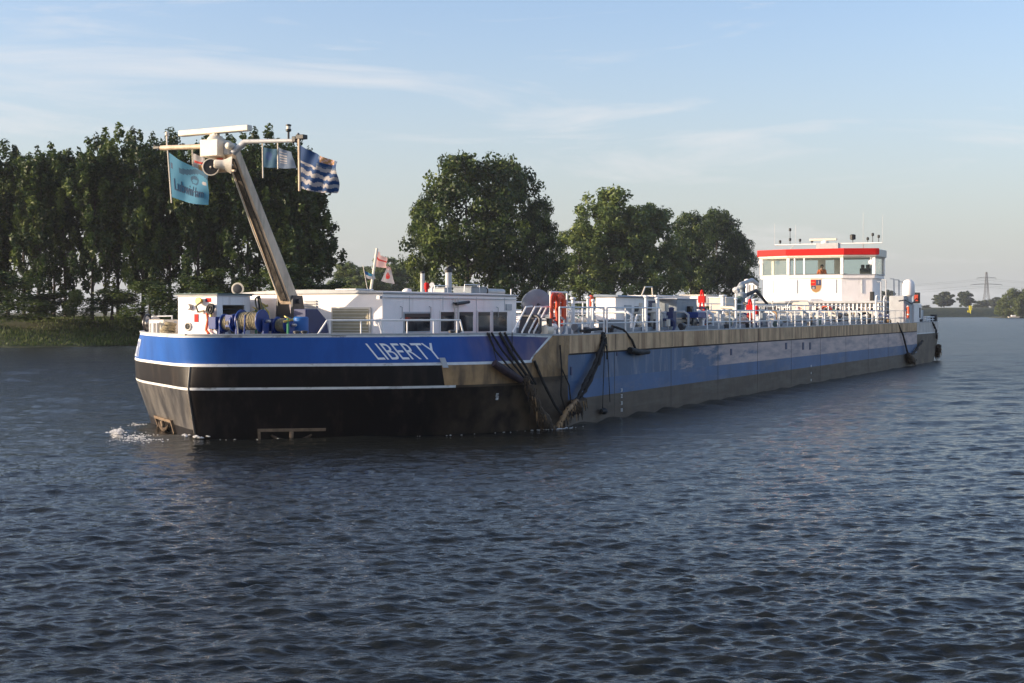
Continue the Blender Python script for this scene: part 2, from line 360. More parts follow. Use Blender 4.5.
tag(root, 'long blue and black river tanker with white deckhouse, leaning mast and red-roofed wheelhouse', 'ship')
levels = [-0.9, 0.3, 0.905, 1.55, 1.63, 1.78, 2.28, 2.37, 2.47, 2.53, 3.19, 3.26]
us = sorted(set([round(x, 4) for x in list(np.concatenate([np.linspace(0, 1.6, 17), np.linspace(1.75, UB - .9, 38)])) + [U443, U456] + list(np.linspace(UB - .7, UB - .08, 5)) + [UB - .0, UB + .04]
      + list(np.linspace(UB + .3, UPL - .1, 5)) + [UPL, UPL + .3, UPL + 1] + list(np.linspace(UPL + 2, UST - 1, 34)) + [UST, UST + .12] + list(HL[HL > UST + .3]) + [U_of_s(78), U_of_s(81.7), U_of_s(84.5), UMAX]]))
def shift(u, z):
    if z <= 2.37: return u
    k = min(1, (z - 2.37) / (3.26 - 2.37)) * DS
    if u <= UB + .04: w = max(0, 1 - (UB - u) / 3.5)
    else: w = max(0, 1 - (u - UB - .04) / 2.2)
    return u + k * w
def ztop(s, z):
    if z > 3.0: return z - 0.10 * min(1, max(0, (s - 7) / 2.5))
    return z
def zone(u, z, port):
    if u < UB:
        if z > 3.19: return 'stripe_white'
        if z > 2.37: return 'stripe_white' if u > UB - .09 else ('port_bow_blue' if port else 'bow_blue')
        if z > 2.28: return 'stripe_white'
        if z > 1.78: return 'bow_black' if (u < U443) else 'rub_brown'
        if z > 1.63: return 'bow_black' if u < U443 else 'rub_brown'
        if z > 1.55: return 'stripe_white' if u < U456 else 'side_dark'
        if not port and z < 1.55: return 'bow_bare' if z > .3 else 'bow_black'
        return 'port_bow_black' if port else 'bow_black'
    if u < UPL:
        if z > 1.78: return 'rub_brown'
        return 'side_dark' if z < 1.2 else 'side_dark'
    if u < UST:
        if z > 2.53: return 'band_ochre'
        if z > 2.47: return 'seam'
        if z > 1.55: return 'hull_topside'
        if z > .905: return 'hull_low_blue'
        return 'boot_dark'
    if z > 2.37: return 'stern_white'
    if z > 2.28: return 'stripe_white'
    return 'side_dark'
hull = MB()
for sg in (1, -1):
    nU, nZ = len(us), len(levels)
    vs = []
    for u in us:
        for z in levels:
            uu = shift(u, z)
            prj = 0.05 if (UPL <= u <= UST and z >= 2.53) or (UB + .03 < u < UPL and z > 1.7) else 0.0
            p = Hp(sg * uu, z, prj)
            vs.append((p[0], p[1], ztop(p[0], z)))
    for i in range(nU - 1):
        for j in range(nZ - 1):
            um = (us[i] + us[i + 1]) / 2; zm = (levels[j] + levels[j + 1]) / 2
            hull.add([vs[i * nZ + j], vs[(i + 1) * nZ + j], vs[(i + 1) * nZ + j + 1], vs[i * nZ + j + 1]], [(0, 1, 2, 3)], zone(um, zm, sg > 0))
ho = build(hull, 'hull', root, recalc=False)
bm = bmesh.new(); bm.from_mesh(ho.data); bmesh.ops.remove_doubles(bm, verts=bm.verts, dist=0.003); bmesh.ops.recalc_face_normals(bm, faces=bm.faces); bm.to_mesh(ho.data); bm.free()
ho.data.shade_smooth(); ho.data.set_sharp_from_angle(angle=math.radians(26))

# gunwale rails along the top edge and the deck inside
def edge(u, off, z, sg=1):      # point inboard of the edge by off
    p = Hp(sg * u, 3.25); q = O(sg * u); e = .03
    a, b = O(sg * max(u - e, 0)), O(sg * (u + e)); ds, dt = b[0] - a[0], b[1] - a[1]; L = math.hypot(ds, dt) or 1
    nx, ny = -dt / L, ds / L
    if sg < 0: nx, ny = -nx, -ny
    return (p[0] - nx * off, p[1] - ny * off, z)
g = MB()
for sg in (1, -1):
    for u0, u1, n in ((0.02, UT, 46), (UT, UMAX, 60)):
        U = np.linspace(u0, u1, n); prev = None
        for u in U:
            s, _ = O(u); zz = ztop(s, 3.26)
            a = edge(u, -0.03, zz + .045, sg); b = edge(u, .12, zz + .045, sg); c = edge(u, .12, zz - .04, sg); d = edge(u, -0.03, zz + .004, sg)
            cur = [a, b, c, d]
            if prev:
                o = [prev[0], prev[1], prev[2], prev[3]] + cur
                g.add(o, [(0, 1, 5, 4), (1, 2, 6, 5), (2, 3, 7, 6), (3, 0, 4, 7)], 'light_grey' if u1 == UMAX else 'light_grey')
            prev = cur
build(g, 'gunwale', root)
d = MB()
U = list(np.linspace(0.05, UT, 30)) + list(np.linspace(UT + 1, UMAX - .05, 40))
for i in range(len(U) - 1):
    a, b, c, e = edge(U[i], .1, 2.98), edge(U[i + 1], .1, 2.98), edge(U[i + 1], .1, 2.98, -1), edge(U[i], .1, 2.98, -1)
    d.add([a, b, c, e], [(0, 1, 2, 3)], 'deck_grey')
build(d, 'deck', root)
# inner bulwark faces, so the plating has a back
tk = MB()
tk.box(18.6, 71.5, -6.6, 6.6, 2.985, 3.32, 'grey_blue')
build(tk, 'trunk_deck', root, bevel=.03)

# rubbing strake under the ochre band, plating seams
for s in np.arange(14.5, 73, 6.1):
    for z0, z1 in ((0.0, 2.47), (2.56, 3.14)):
        off = 0.006 if z1 < 2.5 else .058
        se = MB(); se.box(s, s + .025, 8.2, 8.22 + off, z0, z1, 'seam'); build(se, 'plate_seam', root)

# ------------------------------------------------------------------ lettering
def text_mesh(txt):
    cu = bpy.data.curves.new('t', 'FONT'); cu.body = txt; cu.size = 1.0; cu.resolution_u = 4
    ob = bpy.data.objects.new('t', cu); COL.objects.link(ob)
    dg = bpy.context.evaluated_depsgraph_get(); me = bpy.data.meshes.new_from_object(ob.evaluated_get(dg))
    bm = bmesh.new(); bm.from_mesh(me)
    bmesh.ops.triangulate(bm, faces=bm.faces)
    for k in range(3):
        ed = [e for e in bm.edges if e.calc_length() > 0.12]
        if not ed: break
        bmesh.ops.subdivide_edges(bm, edges=ed, cuts=1); bmesh.ops.triangulate(bm, faces=bm.faces)
    vs = np.array([tuple(v.co) for v in bm.verts]); bm.verts.index_update(); fs = [tuple(v.index for v in f.verts) for f in bm.faces]
    bm.free(); bpy.data.objects.remove(ob); bpy.data.curves.remove(cu); bpy.data.meshes.remove(me)
    mn, mx = vs.min(0), vs.max(0)
    x = (vs[:, 0] - mn[0]) / (mx[0] - mn[0]); y = (vs[:, 1] - mn[1]) / (mx[1] - mn[1])
    return x, y, fs
def thick_text(mb, txt, fn, m, th=0.012, bold=0.0):
    """fn(x, y, d) -> point, d = distance off the surface"""
    x, y, fs = text_mesh(txt); n = len(x)
    vs = [fn(a, b, th) for a, b in zip(x, y)] + [fn(a, b, 0.002) for a, b in zip(x, y)]
    from collections import Counter
    cnt = Counter(); dr = {}
    for f in fs:
        for i in range(3):
            e = (f[i], f[(i + 1) % 3]); cnt[tuple(sorted(e))] += 1; dr[tuple(sorted(e))] = e
    F2 = [f for f in fs] + [(dr[e][0], dr[e][1], dr[e][1] + n, dr[e][0] + n) for e, c in cnt.items() if c == 1]
    mb.add(vs, F2, m)
uL, _, _ = hp(369, 351); uR, _, _ = hp(435.5, 351)
nm = MB()
thick_text(nm, 'LIBERTY', lambda x, y, dd: Hp(uL + (uR - uL) * x + .14 * (1 - y) , 2.48 + .51 * y, dd), 'letter_white')
build(nm, 'name_lettering', root, recalc=False)
nm = MB()
thick_text(nm, 'LIBERTY', lambda x, y, dd: Hp(-(uL + (uR - uL) * (1 - x) + .14 * y), 2.42 + .62 * y, dd), 'letter_white')
build(nm, 'name_lettering', root, recalc=False)
# ------------------------------------------------------------------ bow fittings (parts of the ship)
def sub(parent, name, fn, **k):
    m = MB(); fn(m); return build(m, name, parent, **k)
# deckhouse on the foreship
DZ = 4.62
dh = MB()
dh.box(6.47, 16.7, -3.0, 3.0, 2.99, DZ, 'white')
dho = build(dh, 'deckhouse', root, bevel=.05)
def roof_fn(m):
    n = 8
    for i in range(n):
        a, b = -3.06 + 6.12 * i / n, -3.06 + 6.12 * (i + 1) / n
        za, zb = DZ + .012 + .10 * (1 - (a / 3.06) ** 2), DZ + .012 + .10 * (1 - (b / 3.06) ** 2)
        m.hexa([(6.41, a, DZ + .004), (16.76, a, DZ + .004), (16.76, b, DZ + .004), (6.41, b, DZ + .004), (6.41, a, za + .04), (16.76, a, za + .04), (16.76, b, zb + .04), (6.41, b, zb + .04)], 'light_grey')
sub(dho, 'roof', roof_fn)
def sidewin(m, x0, x1, y0, y1, t=3.0, glass='window_dark', frame='white', rnd=True):
    s0, s1 = S_of(x0, t), S_of(x1, t); z1 = Z_of(y0, s0, t); z0 = Z_of(y1, s0, t)
    m.box(s0 - .05, s1 + .05, t + .003, t + .035, z0 - .05, z1 + .06, frame)
    m.box(s0, s1, t + .036, t + .045, z0, z1, glass)
    # louvred shade at the top of the pane
    m.box(s0, s1, t + .046, t + .055, z1 - .14, z1, 'black')
for x0, x1 in ((440, 453), (458.5, 472), (477.5, 489), (492.5, 506)):
    sub(dho, 'window', lambda m: sidewin(m, x0, x1, 312, 331.5, glass='window_dark'), bevel=.01)
sub(dho, 'window', lambda m: sidewin(m, 404, 429, 313.5, 331.5, glass='window_dark', frame='light_grey'), bevel=.01)
def fw(m):
    t0, t1 = T_of(333, 6.42), T_of(369, 6.42); z0, z1 = Z_of(332, 6.4, 1), Z_of(309, 6.4, 1)
    m.box(6.40, 6.455, t0 - .06, t1 + .06, z0 - .06, z1 + .06, 'cream'); m.box(6.385, 6.395, t0, t1, z0, z1, 'blind')
    for k in range(7):
        z = z0 + (z1 - z0) * (k + .5) / 7; m.box(6.37, 6.382, t0, t1, z - .01, z + .01, 'cream')
sub(dho, 'window', fw, bevel=.008)
def louver(m):
    t0, t1 = T_of(304, 6.42), T_of(316, 6.42)
    for k in range(5):
        z = 3.98 + k * .09; m.box(6.42, 6.462, t0, t1, z, z + .05, 'light_grey')
sub(dho, 'louvre', louver)
def ladder(m):
    for x in (455, 458):
        s = S_of(x, 3.1); m.tube([(s, 3.1, 3.0), (s, 3.1, 4.5)], .022, 'cream')
    sa, sb = S_of(455, 3.1), S_of(458, 3.1)
    for k in range(7): m.tube([(sa, 3.1, 3.15 + k * .2), (sb, 3.1, 3.15 + k * .2)], .015, 'cream')
sub(dho, 'ladder', ladder)
def awn(m):
    s0, s1 = S_of(457, 3.2), S_of(470, 3.2); m.tube([(s0, 3.15, 4.28), (s1, 3.15, 4.36)], .06, 'black'); m.box(s0, s1, 3.02, 3.1, 4.3, 4.34, 'black')
sub(dho, 'wiper_arm', awn)
def lamp(m, s, t, z):
    m.box(s - .1, s + .1, t, t + .12, z, z + .12, 'white'); m.lathe((s, t + .12, z + .06), (0, 1, 0), [(.05, 0), (.04, .05)], 'steel', 8)
sub(dho, 'lamp', lambda m: lamp(m, S_of(378, 3), 3.002, 4.42))
# flat trim: door seams, drip rail, vents and grab handles on the side wall
for s_ in (8.2, 10.6, 13.2, 15.6): sub(dho, 'panel_joint', lambda m: m.box(s_, s_ + .02, 3.003, 3.012, 3.0, 4.55, 'light_grey'))
sub(dho, 'drip_rail', lambda m: m.box(6.5, 16.65, 3.003, 3.05, 4.47, 4.50, 'light_grey'))
for s_ in (7.6, 9.6, 14.9): sub(dho, 'grab_handle', lambda m: m.tube([(s_, 3.0, 3.75), (s_, 3.08, 3.78), (s_, 3.08, 4.15), (s_, 3.0, 4.18)], .015, 'steel', 6))
sub(dho, 'wall_vent', lambda m: m.box(15.7, 16.2, 3.003, 3.04, 4.05, 4.3, 'light_grey'), bevel=.01)
# things on the roof
RZ = DZ + .10
def chim(m, x, y0, w, t, cap):
    s = S_of(x, t); z1 = Z_of(y0, s, t); m.lathe((s, t, RZ - .1), (0, 0, 1), [(w, 0), (w, z1 - RZ + .1)], 'light_grey', 14)
    m.lathe((s, t, z1), (0, 0, 1), [(w * .8, 0), (w * 1.25, .02), (w * 1.25, .10), (w * .5, .2), (w * .5, .24)] if cap else [(w * 1.1, .0), (w * 1.1, .06), (w * .6, .1)], 'black', 14)
sub(dho, 'exhaust_pipe', lambda m: chim(m, 422.5, 273.5, .085, .5, False), smooth=40)
sub(dho, 'exhaust_pipe', lambda m: chim(m, 448.5, 272.5, .135, .5, True), smooth=40)
s6 = S_of(407, .5)
sub(dho, 'roof_vent', lambda m: m.sphere((s6, .5, RZ + .02), .2, 'white', 14, (1, 1, .8)), smooth=60)
def cowl(m):
    s = S_of(432, 1.0); m.tube([(s, 1, RZ - .05), (s, 1, RZ + .22), (s - .06, 1.05, RZ + .3), (s - .18, 1.1, RZ + .32)], [.05, .05, .07, .1], 'white', 10)
sub(dho, 'cowl_vent', cowl, smooth=50)
def rlamp(m):
    s = S_of(426.5, 1.2); m.lathe((s, 1.2, RZ - .02), (0, 0, 1), [(.06, 0), (.06, .16), (.1, .17), (.1, .38), (.05, .42)], 'red', 12)
sub(dho, 'red_lamp', rlamp, smooth=40)
def hatch(m, x0, x1, t, y0, mt='grey_blue'):
    s0, s1 = S_of(x0, t), S_of(x1, t); z = Z_of(y0, s0, t)
    m.box(s0, s1, t - .5, t + .35, RZ - .06, z - .03, mt); m.box(s0 - .04, s1 + .04, t - .54, t + .39, z - .028, z, 'light_grey')
sub(dho, 'roof_hatch', lambda m: hatch(m, 464, 479, .8, 286.5), bevel=.015)
sub(dho, 'roof_hatch', lambda m: hatch(m, 437, 444, .3, 287.5, 'light_grey'), bevel=.015)
def hand(m, x0, x1, t, y0):
    s0, s1 = S_of(x0, t), S_of(x1, t); z = Z_of(y0, s0, t)
    m.tube([(s0, t, RZ - .08), (s0 + .06, t, z), (s1 - .06, t, z), (s1, t, RZ - .08)], .02, 'white_rail')
sub(dho, 'roof_handrail', lambda m: hand(m, 434, 448, 1.3, 285.5)); sub(dho, 'roof_handrail', lambda m: hand(m, 464, 480, 1.3, 284.5))
def cyl(m):
    s0, s1 = S_of(483, .9), S_of(503, .9); m.tube([(s0, .9, RZ + .13), (s1, .9, RZ + .13)], .12, 'light_grey', 12)
    for k in (.2, .8):
        s = s0 + (s1 - s0) * k; m.box(s - .05, s + .05, .8, 1.0, RZ - .05, RZ + .03, 'dark_metal')
    m.torus((s0 + .05, .95, RZ + .15), (1, 0, 0), .15, .03, 'black', 16, 6)
sub(dho, 'roof_cylinder', cyl, smooth=50)
def post(m):
    s = S_of(511, 2.8); m.tube([(s, 2.8, RZ - .1), (s, 2.8, Z_of(289, s, 2.8))], .03, 'white_rail')
sub(dho, 'post', post)
def vbox(m):
    t0, t1 = T_of(344, 9), T_of(362, 9); z = Z_of(289, 9, 0)
    m.box(8.6, 9.6, t0, t1, RZ - .05, z - .04, 'light_grey'); m.box(8.5, 9.7, t0 - .06, t1 + .06, z - .038, z, 'white')
sub(dho, 'skylight', vbox, bevel=.015)

# locker on the bow with gear on its sunlit front
LZ = Z_of(296, 2.0, -1.3)
lk = MB(); tA, tB = T_of(178, 2.0), T_of(217, 2.0)
lk.box(2.0, 2.08, tA, tB, 2.99, LZ, 'white'); lk.box(2.08, 3.75, tA, tA + .06, 2.99, LZ, 'white'); lk.box(3.69, 3.75, tA + .06, tB, 2.99, LZ, 'white')
lk.box(2.08, 2.3, tB - .06, tB, 2.99, LZ, 'white'); lk.box(3.45, 3.69, tB - .06, tB, 2.99, LZ, 'white'); lk.box(2.3, 3.45, tB - .06, tB, LZ - .3, LZ, 'white')
lk.box(2.3, 3.45, tB - .06, tB, 2.99, 3.35, 'white')
lk.box(1.94, 3.81, tA - .06, tB + .06, LZ + .003, LZ + .05, 'light_grey'); lk.box(1.9, 3.85, tA - .1, tB + .1, LZ + .052, LZ + .09, 'deck_green')
for z in (3.55, 3.8, 4.05): lk.box(2.1, 3.68, tA + .1, tB - .08, z, z + .03, 'dark_metal')
lko = build(lk, 'bow_locker', root, bevel=.012)
def fp(px, py, d=0.0): return at_s(px, py, 2.0 - d)
def bx_at(m, px, py, w, h, dep, mt):
    p = fp(px, py); m.box(2.0 - dep, 1.997, p[1] - w / 2, p[1] + w / 2, p[2] - h / 2, p[2] + h / 2, mt)
sub(lko, 'vent_flap', lambda m: (m.lathe(fp(190.5, 307, 0.0), (-1, 0, 0), [(.10, 0), (.10, .08), (.07, .12)], 'steel', 14),), smooth=40)
sub(lko, 'oval_port', lambda m: (m.torus(fp(188, 326.5, .02), (1, 0, 0), .12, .025, 'cream', 18, 6), m.lathe(fp(188, 326.5, .01), (-1, 0, 0), [(.1, 0), (.1, .01)], 'window_dark', 16)), smooth=50)
sub(lko, 'hose_fitting', lambda m: (m.lathe(fp(201, 301, 0), (-1, 0, 0), [(.08, 0), (.08, .1), (.12, .1), (.12, .16)], 'brass', 12), m.tube([fp(201, 302, .15), fp(196, 306, .22), fp(198, 312, .12), fp(204, 311, .1)], .035, 'rope_pale')), smooth=50)
sub(lko, 'red_sign', lambda m: bx_at(m, 196.5, 318, .16, .26, .02, 'red'))
sub(lko, 'warning_sign', lambda m: (bx_at(m, 208.5, 300, .22, .13, .012, 'red'), bx_at(m, 206.5, 300, .06, .09, .02, 'flag_blue')))
def coil(m):
    for k in range(4):
        c = fp(211 + random.uniform(-2, 2), 309 + random.uniform(-1, 1), .1 + .03 * k)
        m.torus(c, (1, .3, random.uniform(-.3, .3)), .13 + .03 * random.random(), .035, 'rubber', 16, 6)
sub(lko, 'cable_coil', coil, smooth=60)
def pip(m):
    m.tube([fp(207, 313, .1), fp(208, 320, .12), fp(206, 330, .1), fp(209, 334, .15)], .05, 'orange', 8); m.tube([fp(211, 312, .09), fp(212, 330, .09)], .035, 'brass', 8)
sub(lko, 'fuel_pipe', pip, smooth=50)
sub(lko, 'round_port', lambda m: (m.torus((2.8, tB + .02, 3.4), (0, 1, 0), .2, .035, 'light_grey', 20, 8), m.lathe((2.8, tB + .005, 3.4), (0, 1, 0), [(.18, 0), (.17, .03)], 'window_dark', 16)), smooth=50)
def horn(m):
    c = at_t(238, 289, -.9); m.lathe(c, (-.9, .35, 0), [(.08, -.3), (.14, -.2), (.2, .0), (.22, .04), (.17, .045), (.15, .02)], 'cream', 18); m.lathe(tuple(Vector(c) + Vector((-.04, .015, 0))), (-.9, .35, 0), [(.15, 0), (.1, .012)], 'dark_metal', 16)
    m.box(c[0] - .02, c[0] + .08, c[1] - .05, c[1] + .05, LZ + .09, c[2] - .1, 'cream')
sub(lko, 'deck_lamp', horn, smooth=50)

# small housings behind the locker
def hs(m):
    m.box(4.6, 6.0, T_of(245, 5), T_of(268, 5), 2.99, Z_of(298, 4.6, -1.5), 'white')
sub(root, 'vent_housing', hs, bevel=.04)
def cab(m):
    t0, t1 = T_of(216, 4.2), T_of(244, 4.2); z = Z_of(298, 4.2, -2)
    m.box(4.2, 4.5, t0, t1, 2.99, z, 'light_grey')
sub(root, 'vent_housing', cab, bevel=.03)

# winches
def winch(name, px, py, t, R, L, rope, rp=True):
    c = at_t(px, py, t); s = c[0]; z = c[2]
    m = MB()
    m.box(s - .35, s + .45, t - L / 2 - .2, t + L / 2 + .2, 2.985, 3.07, 'winch_blue')
    for q in (-L / 2 - .14, L / 2 + .08): m.box(s - .14, s + .14, t + q, t + q + .06, 3.07, z + .08, 'winch_blue')
    m.tube([(s, t - L / 2 - .3, z), (s, t + L / 2 + .3, z)], .05, 'steel')
    m.box(s - .2, s + .2, t - L / 2 - .5, t - L / 2 - .2, z - .2, z + .2, 'winch_blue')
    w = build(m, 'winch', root, bevel=.012)
    def dr(m):
        m.lathe((s, t - L / 2, z), (0, 1, 0), [(R, 0), (R, .04), (R * .4, .04), (R * .4, L - .04), (R, L - .04), (R, L)], 'winch_blue', 22)
    sub(w, 'drum', dr, smooth=40)
    if rp:
        def rpf(m):
            n = int(L / .07)
            for k in range(n):
                q = -L / 2 + .07 + (L - .14) * k / max(1, n - 1)
                m.torus((s, t + q, z), (0, 1, 0), R * .68 + random.uniform(-.01, .02), .035, rope, 18, 6)
        sub(w, 'rope', rpf, smooth=60)
    return w
winch('w', 252, 321, .9, .37, .85, 'rope_pale'); winch('w', 230, 323, .0, .30, .45, 'rope_pale'); winch('w', 283, 325, 1.6, .27, .45, 'rope_pale')
def lev(m):
    c = at_t(239, 326, 1.4); m.tube([(c[0], c[1], 3.0), (c[0] - .1, c[1], 3.75)], .025, 'steel'); m.sphere((c[0] - .1, c[1], 3.75), .04, 'black', 8)
    m.tube([(c[0] + .25, c[1], 3.0), (c[0] + .3, c[1], 3.9)], .025, 'winch_blue')
sub(root, 'winch_lever', lev)
def blue_tank(m):
    c = at_t(301, 316, 1.9); m.lathe((c[0], c[1], 2.99), (0, 0, 1), [(.25, 0), (.25, .8), (.2, .84)], 'tank_blue', 16)
sub(root, 'blue_tank', blue_tank, smooth=40)
def bt2(m):
    p = [at_t(x, y, 1.9) for x, y in ((306, 333), (306, 309), (318, 309), (327, 320), (329, 333))]
    n = len(p); q = [(a, b - .5, c) for a, b, c in p]
    m.add(p + q, [tuple(range(n)), tuple(range(n, 2 * n))] + [(i, (i + 1) % n, n + (i + 1) % n, n + i) for i in range(n)], 'navy')
sub(root, 'tarpaulin_cover', bt2, bevel=.03)
def valve(m, c, h, mt='brass'):
    m.tube([(c[0], c[1], 2.99), (c[0], c[1], c[2])], .04, 'green'); m.torus((c[0], c[1], c[2]), (.3, .5, 1), .13, .02, mt, 14, 5)
    m.tube([(c[0] - .1, c[1] - .1, c[2] - .12), (c[0] + .12, c[1] + .12, c[2] - .05)], .04, mt)
for x, y, t in ((288, 318, 2.2), (263, 304, -.3), (256, 309, -.6)):
    sub(root, 'valve', lambda m: valve(m, at_t(x, y, t), 0))
def tall(m):
    c = at_t(259, 300, -.2); m.tube([(c[0], c[1], 3), (c[0] + .05, c[1], 4.2), (c[0] - .15, c[1] + .1, 4.5)], .06, 'dark_metal'); m.torus((c[0], c[1], 4.2), (.6, .4, .2), .28, .03, 'rope_pale', 18, 6)
    m.tube([(c[0] + .3, c[1] + .1, 3.4), (c[0], c[1] + .15, 3.9), (c[0] - .2, c[1] + .2, 4.3), (c[0] + .1, c[1] + .3, 4.0), (c[0] + .2, c[1] + .3, 3.5)], .035, 'brass')
sub(root, 'hydraulic_hose_stand', tall, smooth=60)
# starboard winch and stanchions at the far left
def sw(m):
    c = at_s(157, 323, 4.0)
    m.tube([(3.7, c[1] - .3, c[2]), (4.3, c[1] - .3, c[2]), (4.3, c[1] + .6, c[2])], .06, 'light_grey'); m.lathe((4.0, c[1] - .45, c[2]), (0, 1, 0), [(.25, 0), (.25, .05), (.14, .06), (.14, .35), (.25, .36), (.25, .4)], 'steel', 18)
    m.torus((3.9, c[1] - .35, c[2]), (.3, 1, 0), .3, .04, 'dark_metal', 18, 6)
    m.box(3.7, 4.5, c[1] - .1, c[1] + .55, 2.99, c[2] + .12, 'cream')
sub(root, 'anchor_windlass', sw, smooth=40)
def st(m):
    for x in (150, 153.5, 157): 
        c = at_s(x, 326, 3.6); m.tube([(3.6, c[1], 3.0), (3.6, c[1], Z_of(323, 3.6, c[1]))], .035, 'white_rail')
    a, b = at_s(149.5, 323, 3.6), at_s(160, 322.5, 3.6); m.tube([a, b], .03, 'white_rail')
sub(root, 'starboard_railing', st)
def st2(m):
    a, b = at_s(152, 316.5, 4.4), at_s(172, 316, 4.4); m.tube([(a[0], a[1], 3), a, b, (b[0], b[1], 3)], .03, 'white_rail')
sub(root, 'starboard_railing', st2)
def rope_heap(m):
    for k in range(7):
        c = at_s(169 + random.uniform(-3, 3), 327 + k * .3, 3.0); m.torus((c[0], c[1], 3.1 + .08 * k), (random.uniform(-.2, .2), random.uniform(-.2, .2), 1), .28 - .02 * k, .05, 'rope_pale', 18, 6)
hb = MB(); rope_heap(hb)
tag(build(hb, 'rope_coil', smooth=60), 'pale coil of mooring rope on the foredeck left of the white bow locker', 'rope coil')
def boll(m, s, t):
    m.box(s - .35, s + .35, t - .15, t + .15, 2.985, 3.03, 'dark_metal')
    for q in (-.2, .2): m.lathe((s + q, t, 3.02), (0, 0, 1), [(.09, 0), (.09, .3), (.12, .31), (.12, .36), (.05, .38)], 'dark_metal', 12)
for s, t in ((2.2, 2.6), (5.6, 6.3), (15.5, 7.6), (30, 7.6), (45, 7.6), (60, 7.6), (78.5, 7.6)): sub(root, 'bollard', lambda m: boll(m, s, t), smooth=40)
# handrail behind the port bulwark of the bow
def pr(m):
    ua, ub = hp(327, 335)[0], hp(466, 335)[0]; zr = 3.72
    pts = [edge(u, .35, zr) for u in np.linspace(ua, ub, 14)]; st0 = edge(hp(316, 335)[0], .35, 3.2); en = edge(hp(470, 335)[0], .35, 3.2)
    m.tube([st0] + pts + [en], .03, 'white_rail')
    for px in (330, 362, 384, 410, 438, 463):
        p = edge(hp(px, 335)[0], .35, 3.0); m.tube([p, (p[0], p[1], zr)], .024, 'white_rail')
    p = edge(hp(380, 335)[0], .35, zr); q = edge(hp(385, 335)[0], .35, 3.1); m.tube([p, q], .024, 'white_rail')
sub(root, 'bow_handrail', pr)
# two pockets with anchors
def pocket(u0, u1, z0, z1, name):
    m = MB(); w = .09; n = 8
    def q(u, z, d): return Hp(u, z, d)
    for a, b, za, zb in ((u0, u1, z1 - w, z1), (u0, u0 + (w if u1 > u0 else -w), z0, z1 - w)):
        for i in range(n):
            A, B = a + (b - a) * i / n, a + (b - a) * (i + 1) / n
            m.hexa([q(A, za, .005), q(B, za, .005), q(B, za, .09), q(A, za, .09), q(A, zb, .005), q(B, zb, .005), q(B, zb, .09), q(A, zb, .09)], 'pocket_edge')
    if name == 's':
        for a, b, za, zb in ((u1 - (w if u1 > u0 else -w), u1, z0, z1 - w),):
            m.hexa([q(a, za, .005), q(b, za, .005), q(b, za, .09), q(a, za, .09), q(a, zb, .005), q(b, zb, .005), q(b, zb, .09), q(a, zb, .09)], 'pocket_edge')
    r = build(m, 'anchor_pocket', root)
    k = MB(); um = (u0 + u1) / 2; zm = (z0 + z1) / 2; du = (u1 - u0)
    k.tube([q(um, z1 - .1, .1), q(um, zm - .05, .12)], .07, 'pocket_edge')
    k.tube([q(um - du * .3, z1 - .2, .08), q(um - du * .2, z0 + .12, .12), q(um, z0 + .02, .14), q(um + du * .2, z0 + .12, .12), q(um + du * .3, z1 - .2, .08)], [.03, .06, .08, .06, .03], 'fender_brown')
    build(k, 'anchor', r, smooth=50)
ua, za, _ = hp(258, 440); ub, zb, _ = hp(326, 428)
pocket(ua, ub, za - .1, zb, 'p')
# starboard: search along negative u
def sp_u(px, z):
    best = min(np.linspace(0.1, 5.2, 300), key=lambda u: abs(px_of(*Hp(-u, z)[:2]) - px)); return -float(best)
pocket(sp_u(156, .3), sp_u(174, .3), .0, .44, 's')
# ------------------------------------------------------------------ mast
mt = MB()
mb0 = (5.35, -.05, 2.99); tp = (2.1, 0.0, Z_of(152, 2.1, 0))
def boxbeam(m, a, b, w0, w1, h0, h1, mtr):
    a, b = Vector(a), Vector(b); d = (b - a).normalized(); x = Vector((0, 1, 0)); y = d.cross(x).normalized()
    q = []
    for p, w, h in ((a, w0, h0), (b, w1, h1)):
        q += [p + x * w / 2 + y * h / 2, p - x * w / 2 + y * h / 2, p - x * w / 2 - y * h / 2, p + x * w / 2 - y * h / 2]
    m.hexa(q, mtr)
A = Vector((5.2, -.0, Z_of(301, 5.2, 0))); B = Vector(tp)
boxbeam(mt, A, B, .50, .40, .46, .30, 'mast_tan')
mo = build(mt, 'mast', root, bevel=.02)
def mbase(m):
    for q in (-.34, .28): m.hexa([(4.8, q, 2.99), (5.9, q, 2.99), (5.9, q + .06, 2.99), (4.8, q + .06, 2.99), (4.95, q, 4.55), (5.5, q, 4.55), (5.5, q + .06, 4.55), (4.95, q + .06, 4.55)], 'dark_metal')
    m.tube([(5.2, -.45, 4.35), (5.2, .45, 4.35)], .08, 'dark_metal'); m.box(4.9, 5.8, -.3, .3, 2.99, 3.9, 'dark_metal')
sub(mo, 'mast_foot', mbase)
def cyl2(m):
    a = A + Vector((-.55, -.15, .0)); boxbeam(m, A.lerp(B, .03) + Vector((-.205, 0, -.125)), A.lerp(B, .97) + Vector((-.15, 0, -.085)), .26, .19, .05, .04, 'bark')  # mast recess drawn as a dark raised strip, its shade in the colour
    a = A.lerp(B, .05) + Vector((-.26, -.16, -.05)); b = A.lerp(B, .93) + Vector((-.2, -.14, -.05)); m.tube([a, a.lerp(b, .5) + Vector((-.03, 0, -.05)), b], .028, 'cream', 6)
sub(mo, 'conduit_and_recess', cyl2, smooth=50)
